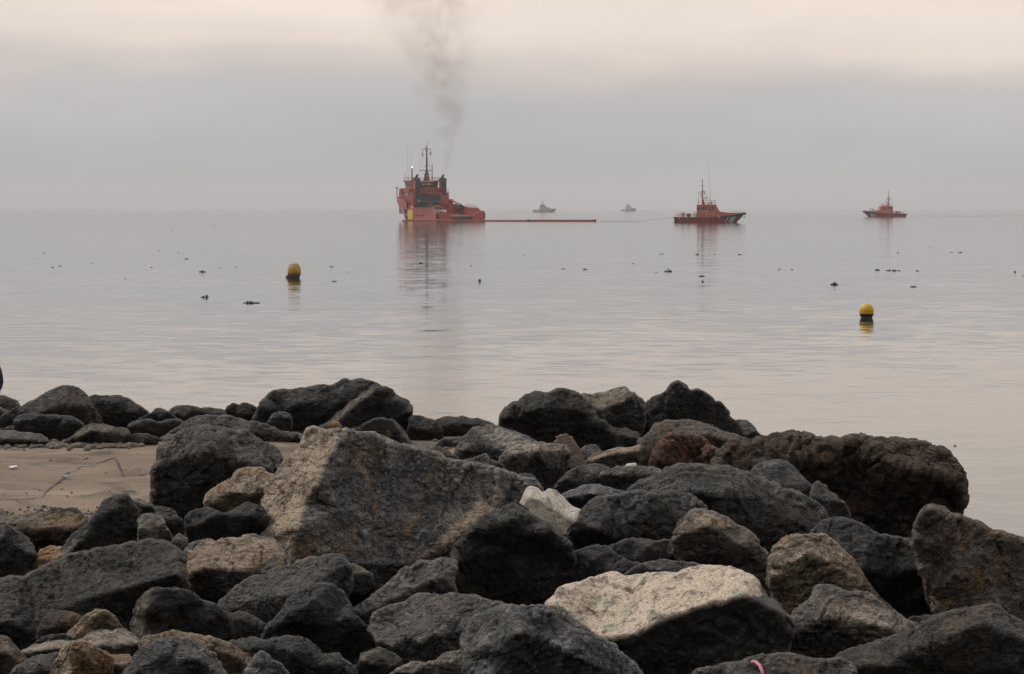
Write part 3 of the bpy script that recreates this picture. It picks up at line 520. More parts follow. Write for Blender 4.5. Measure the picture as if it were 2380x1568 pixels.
rock(T0, [(1070,1600),(1083,1540),(1080,1500),(1088,1470),(1108,1440),(1150,1425),(1200,1418),(1230,1420),(1260,1419),(1292,1428),(1322,1443),(1370,1479),(1400,1494),(1422,1506),(1447,1531),(1485,1570),(1510,1640),(1500,1690),(1070,1690)], 11.8, 'slate', 'big grey boulder with slanting streaks beside the bright slab', vr=[(1240,1420),(1170,1520),(1120,1600)], kl=.6, kr=.4, ridge=[(1080,1520),(1250,1480),(1450,1580)], kt=.8, smooth=2)
rock(T6, [(1040,1400),(1060,1320),(1090,1225),(1180,1190),(1300,1188),(1380,1220),(1430,1265),(1440,1340),(1380,1480),(1060,1500)], 12.6, 'dark', 'dark stone with a light rim left of the streaked grey boulder', kt=1.1, tint=[[(1075,1260),(1100,1215),(1250,1185),(1260,1205),(1150,1230),(1110,1300)]])
rock(T6, [(1280,1500),(1330,1415),(1400,1360),(1480,1330),(1560,1300),(1640,1310),(1700,1305),(1760,1265),(1830,1220),(1980,1178),(2010,1240),(2100,1300),(2300,1400),(2300,1560),(1300,1600)], 12.0, 'umber', 'tan-grey rubble stone at the foot of the streaked grey boulder', kt=1.0)
rock(T6, [(-120,1330),(-40,1150),(0,1120),(150,1098),(330,1112),(420,1100),(500,1088),(620,1110),(710,1168),(760,1250),(830,1245),(905,1240),(965,1300),(1055,1375),(1080,1500),(900,1560),(0,1560)], 12.4, 'black', 'long black stone along the bottom with thin light edges', ridge=[(0,1180),(350,1170),(680,1230),(1000,1380)], kt=1.2)
rock(T6, [(70,1500),(100,1391),(160,1290),(200,1228),(240,1203),(330,1268),(420,1308),(470,1380),(500,1450),(510,1600),(80,1600)], 11.4, 'slate', 'small grey pyramid in front of the long black stone', vr=[(240,1203),(250,1300),(270,1500)], kl=.6, kr=.5)
rock(T5, [(1220,1330),(1240,1288),(1300,1250),(1370,1240),(1430,1230),(1500,1203),(1600,1230),(1680,1235),(1750,1250),(1900,1278),(2000,1310),(2080,1370),(2200,1418),(2320,1490),(2350,1700),(1950,1750),(1500,1600)], 12.3, 'tan', 'ochre-tan stone behind the fluted grey one', ridge=[(1280,1310),(1600,1290),(2000,1390),(2250,1520)], kt=.9)
rock(T5, [(1050,1640),(1080,1568),(1120,1500),(1160,1440),(1210,1380),(1255,1328),(1370,1280),(1430,1275),(1500,1258),(1580,1268),(1655,1270),(1780,1340),(1860,1398),(1930,1500),(1990,1600),(2000,1760),(1050,1760)], 11.6, 'slate', 'fluted grey boulder beside the ochre split stone', ridge=[(1100,1600),(1400,1420),(1750,1440),(1950,1620)], kt=.9)
rock(T5, [(370,1640),(410,1550),(480,1450),(520,1380),(545,1330),(585,1300),(640,1283),(740,1290),(830,1328),(880,1365),(925,1380),(985,1420),(980,1500),(985,1600),(980,1760),(370,1760)], 11.7, 'orange', 'split stone with a glowing ochre face and a tan left flank', vr=[(640,1283),(625,1350),(625,1568)], kl=1.0, kr=.35, smooth=2, rough=.6, tint=[[(360,1650),(480,1440),(560,1300),(640,1275),(622,1350),(620,1760),(360,1760)]], tw=.015)
rock(T5, [(940,1480),(962,1408),(1050,1398),(1125,1400),(1155,1440),(1120,1530),(1090,1640),(940,1680)], 12.0, 'tan', 'small tan stone right of the ochre split stone')
rock(T5, [(520,1320),(550,1275),(600,1208),(680,1140),(720,1095),(762,1058),(840,1013),(920,1018),(985,1060),(1030,1120),(1075,1180),(1140,1225),(1210,1290),(1150,1400),(850,1420),(640,1400)], 12.9, 'tan', 'light grey-tan cone of stone at the lower left', vr=[(880,1015),(760,1130),(640,1260)], kl=.7, kr=.4)
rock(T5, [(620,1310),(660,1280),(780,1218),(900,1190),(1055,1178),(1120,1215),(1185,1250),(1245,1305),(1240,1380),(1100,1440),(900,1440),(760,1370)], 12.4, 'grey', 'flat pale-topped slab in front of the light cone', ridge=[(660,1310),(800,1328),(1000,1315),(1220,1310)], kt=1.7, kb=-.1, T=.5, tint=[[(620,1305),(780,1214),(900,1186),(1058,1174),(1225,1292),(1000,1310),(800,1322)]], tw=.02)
rock(T5, [(315,1250),(330,1200),(350,1130),(385,1085),(422,1050),(500,1020),(620,1030),(700,1058),(740,1110),(720,1250),(500,1330),(340,1320)], 13.2, 'brown', 'round rust-brown stone under the very large sloping boulder', smooth=3)
rock(T5, [(170,1390),(200,1362),(280,1320),(420,1288),(560,1278),(660,1300),(620,1380),(480,1440),(240,1470)], 12.4, 'grey', 'thin light slab lying level behind the ochre split stone', ridge=[(200,1385),(380,1362),(600,1330)], kt=1.6, kb=-.1, T=.4, tint=[[(180,1378),(280,1318),(420,1284),(560,1274),(650,1298),(520,1350),(380,1360)]], tw=.02)
rock(T5, [(-180,1300),(-60,1250),(0,1243),(80,1268),(140,1338),(185,1390),(222,1430),(250,1500),(230,1600),(200,1760),(-180,1760)], 11.9, 'umber', 'rounded brown-grey stone at the lower left edge of the pile', ridge=[(-150,1400),(60,1380),(220,1520)], kt=.9)
rock(T5, [(40,1660),(80,1580),(140,1500),(250,1440),(320,1420),(400,1410),(500,1378),(510,1470),(440,1560),(400,1760),(40,1760)], 11.8, 'grey', 'grey stone left of the ochre split stone', kt=1.0)
rock(T5, [(280,1330),(310,1290),(420,1230),(560,1213),(620,1235),(600,1320),(400,1360)], 12.85, 'black', 'thin dark sliver of stone behind the light slab')
# --- centre right hollows
rock(T0, [(1056,1060),(1062,1045),(1075,1020),(1092,1005),(1110,995),(1135,992),(1152,993),(1200,1010),(1230,1022),(1250,1034),(1262,1060),(1220,1110),(1140,1120),(1070,1100)], 21.4, 'grey', 'grey stone with a smooth sloping top left of the mottled boulder', ridge=[(1065,1055),(1110,1030),(1170,1050),(1240,1060)], kt=1.1, tint=[[(1100,998),(1150,992),(1230,1022),(1240,1042),(1180,1040),(1120,1015)]])
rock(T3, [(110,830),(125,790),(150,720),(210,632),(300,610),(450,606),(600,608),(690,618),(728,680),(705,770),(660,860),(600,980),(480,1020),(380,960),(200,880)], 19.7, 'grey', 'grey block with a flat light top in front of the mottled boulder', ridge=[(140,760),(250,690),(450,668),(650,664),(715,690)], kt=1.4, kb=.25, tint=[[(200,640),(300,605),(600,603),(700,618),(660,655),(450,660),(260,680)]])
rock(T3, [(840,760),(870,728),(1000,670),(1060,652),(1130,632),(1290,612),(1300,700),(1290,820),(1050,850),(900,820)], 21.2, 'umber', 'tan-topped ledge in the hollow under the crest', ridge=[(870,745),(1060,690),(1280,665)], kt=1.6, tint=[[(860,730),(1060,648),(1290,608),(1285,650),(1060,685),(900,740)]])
rock(T3, [(580,1000),(600,950),(640,895),(700,830),(800,790),(900,770),(960,768),(1045,800),(1060,900),(1000,1000),(830,1060),(650,1060)], 18.9, 'dark', 'dark round boulder in the hollow right of the flat-topped block', smooth=4)
rock(T3, [(960,880),(985,828),(1080,805),(1180,790),(1300,788),(1400,798),(1465,820),(1480,900),(1400,1000),(1200,1060),(1050,1020)], 18.6, 'umber', 'grey-tan stone crossed by light streaks below the scoria', ridge=[(990,860),(1200,850),(1440,850)], kt=1.3)
rock(T3, [(650,1030),(690,1000),(760,978),(850,940),(930,933),(1050,960),(1120,985),(1205,1002),(1180,1080),(950,1150),(820,1180),(700,1100)], 17.9, 'wet', 'wet-looking black slab in the hollow behind the white fragment', ridge=[(680,1050),(850,1010),(1120,1035)], kt=1.4, rough=.5)
rock(T3, [(1158,800),(1168,785),(1192,764),(1262,758),(1270,790),(1265,820),(1170,825)], 20.0, 'pale', 'small white stone under the crest')
rock(T2, [(1480,770),(1510,738),(1560,725),(1650,713),(1720,728),(1785,750),(1870,810),(1895,850),(1880,930),(1600,900)], 19.4, 'dark', 'dark cobble behind the shoulder of the biggest boulder')
rock(T2, [(1870,870),(1900,845),(2000,820),(2060,800),(2130,773),(2165,828),(2245,860),(2290,880),(2260,980),(1950,960)], 18.8, 'grey', 'small angular grey stone on the shoulder of the biggest boulder')
rock(T3, [(260,900),(300,850),(400,848),(450,910),(485,970),(470,1060),(320,1040)], 18.2, 'dark', 'small dark stone just behind the white concrete fragment')

def inpoly(P, poly):
    x, y = P[:, 0], P[:, 1]; r = np.zeros(len(P), bool); n = len(poly); j = n - 1
    for i in range(n):
        xi, yi = poly[i]; xj, yj = poly[j]
        if yi != yj:
            c_ = ((yi > y) != (yj > y)) & (x < (xj - xi) * (y - yi) / (yj - yi) + xi); r ^= c_
        j = i
    return r
def edge_dist(P, poly):
    d = np.full(len(P), 1e9); n = len(poly)
    for i in range(n):
        a = np.array(poly[i]); b_ = np.array(poly[(i + 1) % n]); ab = b_ - a
        t = np.clip(((P - a) @ ab) / max(ab @ ab, 1e-9), 0, 1); q = a + t[:, None] * ab
        d = np.minimum(d, np.linalg.norm(P - q, axis=1))
    return d
VOX_PX = 3.6
def rock_blank(k, r):
    """closed low-poly body: traced outline, front facets broken at the ridges, rounded back; depth in metres from its own distance"""
    out = r['out']; d = r['d']; m = d / FPX
    rgo = random.Random(k * 13 + 5); sm_ = r.get('smooth', 0) >= 3
    for lev in range(2):                       # break the traced edge into finer notches
        o2 = []
        for i, a in enumerate(out):
            b_ = out[(i + 1) % len(out)]; L_ = math.hypot(b_[0] - a[0], b_[1] - a[1]); o2.append(a)
            if L_ > 14:
                q = L_ * rgo.gauss(0, .030 if sm_ else .085); o2.append(((a[0] + b_[0]) / 2 - (b_[1] - a[1]) / L_ * q, (a[1] + b_[1]) / 2 + (b_[0] - a[0]) / L_ * q))
        out = o2
    O = np.array(out); x0, y0 = O.min(0); x1, y1 = O.max(0); W, H = x1 - x0, y1 - y0; S = math.sqrt(W * H)
    rng = np.random.RandomState(k + 11)
    g = S / 3.9; pts = []
    yy = y0 + g / 2
    while yy < y1:
        xx = x0 + g / 2
        while xx < x1: pts.append((xx + rng.uniform(-.35, .35) * g, yy + rng.uniform(-.35, .35) * g)); xx += g
        yy += g
    I = np.array(pts) if pts else np.zeros((0, 2))
    if len(I): I = I[inpoly(I, out) & (edge_dist(I, out) > g * .3)]
    rid = r.get('ridge'); vr = r.get('vr')
    extra = []
    for line in (rid, vr):
        if line:
            for a, b_ in zip(line[:-1], line[1:]):
                n = max(1, int(math.hypot(b_[0] - a[0], b_[1] - a[1]) / (g * .6)))
                extra += [(a[0] + (b_[0] - a[0]) * t / n, a[1] + (b_[1] - a[1]) * t / n) for t in range(n + 1)]
    if extra:
        E = np.array(extra); E = E[inpoly(E, out) & (edge_dist(E, out) > 2.0)]
        if len(E):
            if len(I):
                dd = np.linalg.norm(I[:, None] - E[None], axis=2).min(1); I = I[dd > g * .35]
            I = np.concatenate([I, E])
    P = np.concatenate([O, I]) if len(I) else O
    res = delaunay_2d_cdt([Vector(p) for p in P], [], [list(range(len(out)))], 1, 1e-4)
    V2 = np.array([tuple(v) for v in res[0]]); F = [tuple(f) for f in res[2]]
    def depth(Q):
        x, y = Q[:, 0], Q[:, 1]
        o = np.zeros(len(Q))
        if rid:
            rx = [p[0] for p in sorted(rid)]; ry = [p[1] for p in sorted(rid)]; yr = np.interp(x, rx, ry)
        elif vr: yr = None
        else: yr = y0 + H * .36 + 0 * x
        if yr is not None:
            kt, kb = 1.2 * r.get('kt', .9), r.get('kbx', .28 + abs(r.get('kb', .25)))
            o += np.where(y < yr, kt * (yr - y), kb * (y - yr)) * m
        if vr:
            sv = sorted(vr, key=lambda p: p[1]); xr = np.interp(y, [p[1] for p in sv], [p[0] for p in sv])
            o += np.where(x < xr, r.get('kl', .5) * (xr - x), r.get('kr', .4) * (x - xr)) * m
        rl = (1.0 if r.get('smooth', 0) >= 3 else .4 if r.get('smooth', 0) == 2 else .2)
        e = np.clip(edge_dist(Q, out) / (.22 * S * rl), 0, 1)
        o += .16 * S * m * rl * (1 - np.sqrt(1 - (1 - e) ** 2))
        P3 = np.stack([x / S * 2.2, y / S * 2.2, np.full(len(Q), k * 3.7)], -1)
        o += .06 * S * m * noise3(P3, 40 + k) * r.get('lump', 1.0)
        return o
    o = depth(V2)
    key_ = np.round(V2 * 7).astype(np.int64); h_ = _hash(key_[:, 0], key_[:, 1], key_[:, 0] * 0 + k, 91) / 4294967295. - .5
    inner = edge_dist(V2, out) > 3
    o += np.where(inner, h_ * 2, h_) * S * m * (.03 if sm_ else .115) * min(r.get('lump', 1.0), 1.6) * r.get('fac', 1.0)
    Tk = r.get('T', min(.75 * W * m, 1.3))
    c = V2.mean(0); bd = o.max()
    rings = [V2, c + (V2 - c) * .985, c + (V2 - c) * np.array([.72, .80])]
    deps = [d + o, None, None]
    A = at(V2[:, 0], V2[:, 1], deps[0]);
    B = at(rings[1][:, 0], rings[1][:, 1], d + np.maximum(o, 0) * .8 + bd * .2 + .38 * Tk)
    C_ = at(rings[2][:, 0], rings[2][:, 1], d + bd * .6 + Tk)
    n = len(V2); cnt = {}
    for f in F:
        for i in range(len(f)):
            e_ = (f[i], f[(i + 1) % len(f)]); cnt[tuple(sorted(e_))] = cnt.get(tuple(sorted(e_)), 0) + 1
    V = np.concatenate([A, B, C_]); FF = list(F) + [tuple(i + 2 * n for i in reversed(f)) for f in F]
    for f in F:
        for i in range(len(f)):
            a, b_ = f[i], f[(i + 1) % len(f)]
            if cnt[tuple(sorted((a, b_)))] == 1:
                for q in (0, n): FF.append((a + q, a + q + n, b_ + q + n, b_ + q))
    me = bpy.data.meshes.new('blank'); me.from_pydata(V.tolist(), [], FF)
    ob = bpy.data.objects.new('blank', me); col.objects.link(ob)
    md = ob.modifiers.new('r', 'REMESH'); md.mode = 'VOXEL'; md.voxel_size = VOX_PX * m * (1.0 if S > 60 else .8); md.use_smooth_shade = True
    r['S'] = S * m
    return ob
def rock_finish(k, r, me):
    n = len(me.vertices); co = np.empty(n * 3, np.float32); me.vertices.foreach_get('co', co); P = co.reshape(-1, 3).astype(float)
    ne = len(me.edges); ed = np.empty(ne * 2, np.int32); me.edges.foreach_get('vertices', ed); ed = ed.reshape(-1, 2)
    deg = np.bincount(ed.ravel(), minlength=n).astype(float)[:, None]
    for _ in range(r.get('smooth', 0)):
        acc = np.zeros((n, 3))
        for c_ in range(3):
            acc[:, c_] = np.bincount(ed[:, 0], P[ed[:, 1], c_], n) + np.bincount(ed[:, 1], P[ed[:, 0], c_], n)
        P = P * .4 + .6 * acc / np.maximum(deg, 1)
    me.vertices.foreach_set('co', P.astype(np.float32).ravel()); me.update()
    N = np.empty(n * 3, np.float32); me.vertices.foreach_get('normal', N); N = N.reshape(-1, 3).astype(float)
    S = min(r['S'], 1.1) * r.get('sz', 1.0); ro = r.get('rough', 1.0); vx = VOX_PX * r['d'] / FPX
    rng = np.random.RandomState(k * 7 + 3); of = rng.uniform(-50, 50, 3)
    # broken faces: patches of like direction are pressed flat, so that planes meet in edges
    D = np.zeros(n)
    Pw = P + .07 * S * np.stack([noise3(P / S * 4 + of + i * 9, k) for i in range(3)], -1)
    fl = r.get('flat', 1.0 if r.get('smooth', 0) < 3 else .45)
    vw = P - np.array([0, 0, CAM_Z]); vw /= np.linalg.norm(vw, axis=1)[:, None]
    rim = np.clip((np.abs((N * vw).sum(1)) - .12) / .38, 0, 1)      # the traced outline keeps its notches
    for cell, blend, tl in ((.12 * S, .30, .12), (.06 * S, .40, .26)):
        q = (Pw + N * cell * .9) / cell + of; I = np.floor(q).astype(np.int64); best = np.full(n, 1e9); key = np.zeros(n, np.int64)
        for a in (-1, 0, 1):
            for b_ in (-1, 0, 1):
                for c_ in (-1, 0, 1):
                    J = I + np.array([a, b_, c_]); h = _hash(J[:, 0], J[:, 1], J[:, 2], 5 + k)
                    j = np.stack([(h & 255), (h >> 8) & 255, (h >> 16) & 255], -1) / 255.
                    dist = ((q - (J + j)) ** 2).sum(1); better = dist < best
                    best = np.where(better, dist, best); key = np.where(better, h, key)
        _, inv = np.unique(key, return_inverse=True); m_ = inv.max() + 1; ct = np.bincount(inv, minlength=m_).astype(float)
        pc = np.stack([np.bincount(inv, P[:, i], m_) / ct for i in range(3)], -1); nc = np.stack([np.bincount(inv, N[:, i], m_) for i in range(3)], -1)
        nc /= np.maximum(np.linalg.norm(nc, axis=1), 1e-6)[:, None]
        tilt = rng.normal(scale=tl, size=nc.shape); nc = nc + tilt; nc /= np.linalg.norm(nc, axis=1)[:, None]
        off_ = ((P - pc[inv]) * nc[inv]).sum(1); P = P - (blend * fl * rim * np.clip(off_, -.10 * S, .10 * S))[:, None] * nc[inv]
    # bedding ledges and worn pits
    ax = rng.normal(size=3); ax /= np.linalg.norm(ax)
    u = P @ ax / (.11 * S) + 1.2 * fbm(P / S * 2 + of, k + 60, 3)
    saw = np.abs((u % 1.0) - .5) * 2
    D += .010 * S * (saw ** 3) * (noise3(P / S * 2.5 - of, k + 9) > -.1)
    D += .015 * S * fbm(P / S * 3.4 + of, k + 2, 3, .5)
    Rm = np.linalg.qr(rng.normal(size=(3, 3)))[0]; cr_ = noise3((P @ Rm) / (np.array([.9, .9, .22]) * S) + .35 * np.stack([noise3(P / (.12 * S) + of, k + 70)] * 3, -1) - of, k + 77); D -= .022 * S * np.exp(-(cr_ / .028) ** 2) * (noise3(P / (.5 * S) + of, k + 78) > -.05)   # cracks
    wl = .10 * S; a = .0165 * S
    while wl > 1.7 * vx:
        D += a * (1 - 2 * np.abs(noise3(P / wl + of, k + 31))); wl *= .5; a *= .58
    P += N * (D * ro)[:, None]
    c0 = np.array([P[:, 0].mean(), P[:, 1].mean(), P[:, 2].min()])
    me.vertices.foreach_set('co', (P - c0).astype(np.float32).ravel()); me.update()
    if r.get('tint'):  # marks the traced pale faces, lit tops and edges among them
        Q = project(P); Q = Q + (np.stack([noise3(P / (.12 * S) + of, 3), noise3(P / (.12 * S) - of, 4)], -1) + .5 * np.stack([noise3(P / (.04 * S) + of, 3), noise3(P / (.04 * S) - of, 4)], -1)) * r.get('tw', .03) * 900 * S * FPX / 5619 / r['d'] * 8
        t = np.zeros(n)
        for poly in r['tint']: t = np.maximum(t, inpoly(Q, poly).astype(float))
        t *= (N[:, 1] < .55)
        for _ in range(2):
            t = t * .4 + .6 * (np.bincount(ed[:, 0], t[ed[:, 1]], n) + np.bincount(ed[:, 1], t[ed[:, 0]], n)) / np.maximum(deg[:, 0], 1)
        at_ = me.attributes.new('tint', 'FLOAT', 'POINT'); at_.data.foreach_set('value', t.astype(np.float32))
    me.polygons.foreach_set('use_smooth', [True] * len(me.polygons))
    return c0
m_cream = None
blanks = [rock_blank(k, r) for k, r in enumerate(ROCKS)]
dg = bpy.context.evaluated_depsgraph_get()
RM['cream'] = rockmat('dark_stone_cream_top', (.015, .0145, .015), (.042, .040, .038), (.065, .055, .045), fresh=(.66, .55, .43), bump=.3, cracks=.12, vary=0.0)
ntc = RM['cream'].node_tree
# green stains on the cream face, whose paleness partly holds painted-in light
bs = ntc.nodes['Principled BSDF']; src = bs.inputs['Base Color'].links[0].from_socket
tcc = nd(ntc, 'ShaderNodeTexCoord'); ng = setin(nd(ntc, 'ShaderNodeTexNoise'), Scale=7.0, Detail=5.0, Distortion=.6); lk(ntc, tcc.outputs['Object'], ng.inputs['Vector'])
att = nd(ntc, 'ShaderNodeAttribute', attribute_name='tint'); mu = nd(ntc, 'ShaderNodeMath', operation='MULTIPLY')
lk(ntc, mrange(ntc, ng.outputs['Fac'], .58, .70, 0, .6), mu.inputs[0]); lk(ntc, att.outputs['Fac'], mu.inputs[1])
lk(ntc, mixc(ntc, mu.outputs[0], src, (.17, .25, .19)), bs.inputs['Base Color'])
done = []
for k, (r, ob) in enumerate(zip(ROCKS, blanks)):
    me = bpy.data.meshes.new_from_object(ob.evaluated_get(dg)); done.append(me)
tris = 0
for k, (r, ob, me) in enumerate(zip(ROCKS, blanks, done)):
    old = ob.data; bpy.data.objects.remove(ob); bpy.data.meshes.remove(old)
    nm_ = r.get('name', 'boulder'); me.name = nm_
    c0 = rock_finish(k, r, me); me.materials.clear()
    o = link_mesh(nm_, me, RM[r.get('mat', r.get('fresh', r['c']))]); o.location = c0
    tag(o, r['label'], r.get('cat', 'boulder'), 'armour stones of the breakwater' if nm_ == 'boulder' else None)
    tris += len(me.polygons) * 2
print('ROCKS', len(ROCKS), 'tris', tris)
# ================================================================ vessels
M_OR = painted('rescue_orange', (.35, .058, .030), .45, .55)
M_ORL = painted('pale_orange', (.37, .082, .050), .5, .6)  # paler orange for the tug's port bulwark and the ball fenders
M_RED = painted('deep_red', (.26, .035, .026), .5, .5)
M_MID = painted('brick_red', (.27, .042, .027), .5, .5)
M_BLK = painted('black_rubber', (.016, .016, .018), .7, .3)
M_SOOT = painted('sooty_steel', (.022, .023, .027), .7, .4)
M_WHT = painted('white_paint', (.66, .66, .66), .5, .3)
M_YEL = painted('yellow_paint', (.60, .42, .05), .5, .4)
M_GRY = painted('grey_steel', (.20, .21, .22), .55, .4)
M_NAVY = painted('navy_grey', (.27, .29, .31), .6, .25)
M_BLU = painted('navy_blue_cloth', (.020, .026, .050), .9, .3)
M_SKIN = painted('skin', (.42, .25, .18), .6, .1)
M_HAIR = painted('dark_hair', (.02, .015, .012), .7, .2)
M_ROPE = painted('wet_rope', (.10, .095, .085), .9, .3)
m_glass, nt, b = mat('window_glass')
b.inputs['Base Color'].default_value = (.012, .016, .02, 1); b.inputs['Roughness'].default_value = .08
m_lamp, nt, b = mat('lit_lamp')
b.inputs['Emission Color'].default_value = (1, .72, .38, 1); b.inputs['Emission Strength'].default_value = 3.0; b.inputs['Base Color'].default_value = (.8, .7, .5, 1)
m_foam, nt, b = mat('wake_foam')
b.inputs['Base Color'].default_value = (.55, .55, .55, 1); b.inputs['Roughness'].default_value = .9

def text_part(body, size, mat_, parent, M):
    cu = bpy.data.curves.new('lettering', 'FONT'); cu.body = body; cu.size = size; cu.align_x = 'CENTER'; cu.align_y = 'CENTER'; cu.extrude = .004
    to = bpy.data.objects.new('lettering', cu); col.objects.link(to)
    me = bpy.data.meshes.new_from_object(to.evaluated_get(bpy.context.evaluated_depsgraph_get()))
    bpy.data.objects.remove(to); bpy.data.curves.remove(cu)
    me.transform(M); me.name = 'lettering'
    return link_mesh('lettering', me, mat_, parent)

def skin_body(name, joints, edges, mat_, parent=None, levels=1):
    """one continuous figure grown round a posed skeleton"""
    me = bpy.data.meshes.new(name); me.from_pydata([j[0] for j in joints], edges, [])
    o = bpy.data.objects.new(name, me); col.objects.link(o)
    md = o.modifiers.new('s', 'SKIN'); md.use_smooth_shade = True
    sv = me.skin_vertices[0].data
    for i, j in enumerate(joints):
        rr = j[1] if isinstance(j[1], tuple) else (j[1], j[1]); sv[i].radius = rr
    sv[0].use_root = True
    s2 = o.modifiers.new('u', 'SUBSURF'); s2.levels = levels; s2.render_levels = levels
    m2 = bpy.data.meshes.new_from_object(o.evaluated_get(bpy.context.evaluated_depsgraph_get()))
    bpy.data.objects.remove(o); m2.name = name; m2.polygons.foreach_set('use_smooth', [True] * len(m2.polygons))
    m2.materials.clear(); m2.materials.append(mat_)
    ob = bpy.data.objects.new(name, m2); col.objects.link(ob)
    if parent: ob.parent = parent
    return ob
def make_person(loc, rz, label, pose='stand', suit=None, head=None, group=None):
    suit = suit or M_RED
    if pose == 'stand':
        J = [((0, 0, .92), .14), ((0, 0, 1.12), .145), ((0.02, 0, 1.38), .16), ((.03, 0, 1.50), .06), ((.05, 0, 1.56), .055),
             ((.02, .19, 1.40), .07), ((.06, .26, 1.14), .052), ((.26, .22, 1.00), .042), ((.34, .20, .98), .035),
             ((.02, -.19, 1.40), .07), ((.00, -.27, 1.13), .052), ((.16, -.24, .93), .042), ((.24, -.22, .90), .035),
             ((0, .10, .86), .10), ((.03, .12, .48), .075), ((0, .13, .09), .055), ((.14, .14, .045), .045),
             ((0, -.10, .86), .10), ((-.02, -.12, .48), .075), ((-.05, -.13, .09), .055), ((.10, -.14, .045), .045)]
        hc = (.06, 0, 1.66)
    else:   # seated, knees drawn up, arms resting
        J = [((0, 0, .14), .17), ((-.03, 0, .34), .165), ((.02, 0, .56), .175), ((.05, 0, .69), .07), ((.08, 0, .74), .06),
             ((.02, .23, .57), .085), ((.00, .31, .34), .075), ((.24, .27, .24), .055), ((.36, .22, .24), .04),
             ((.02, -.23, .57), .085), ((.02, -.32, .34), .075), ((.24, -.26, .22), .055), ((.36, -.20, .22), .04),
             ((.05, .12, .12), .11), ((.46, .14, .30), .085), ((.50, .14, -.14), .06), ((.64, .15, -.19), .045),
             ((.05, -.12, .12), .11), ((.46, -.13, .26), .085), ((.52, -.14, -.16), .06), ((.66, -.15, -.21), .045)]
        hc = (.12, 0, .86)
    E = [(0, 1), (1, 2), (2, 3), (3, 4), (2, 5), (5, 6), (6, 7), (7, 8), (2, 9), (9, 10), (10, 11), (11, 12), (0, 13), (13, 14), (14, 15), (15, 16), (0, 17), (17, 18), (18, 19), (19, 20)]
    t = empty('person', loc, rz); tag(t, label, 'person', group)
    skin_body('clothed_body', J, E, suit, t)
    hd = MB().ball(hc, .105, 14, 10, 1.18).ball((hc[0] + .105, 0, hc[2] - .01), .022, 6, 5)
    hd.build('head', M_SKIN, t, True)
    MB().ball((hc[0] - .018, 0, hc[2] + .028), .112, 14, 8, 1.08).build('hair', head or M_HAIR, t, True)
    for ix in (8, 12):      # hands: palm with five fingers
        p = Vector(J[ix][0]); h = MB(); h.ball(tuple(p), .04, 8, 6, .6)
        for q in range(4): h.tube([p + Vector((.02, -.03 + .02 * q, 0)), p + Vector((.07, -.032 + .021 * q, -.012)), p + Vector((.09, -.032 + .021 * q, -.04))], .0085, 5)
        sgn = -1 if p.y > 0 else 1
        h.tube([p + Vector((.0, .03 * sgn, 0)), p + Vector((.04, .055 * sgn, -.01)), p + Vector((.06, .055 * sgn, -.02))], .009, 5)
        h.build('hand', M_SKIN, t, True)
    return t

def rail(mb, pts, h, posts=6, r=.03, levels=(1.0, .55)):
    P = [Vector(p) for p in pts]
    for l in levels: mb.tube([p + Vector((0, 0, h * l)) for p in P], r, 5)
    n = len(P) - 1
    for i in range(n):
        for k in range(posts if i < n - 1 else posts + 1):
            q = P[i].lerp(P[i + 1], k / posts); mb.tube([q, q + Vector((0, 0, h))], r, 5)

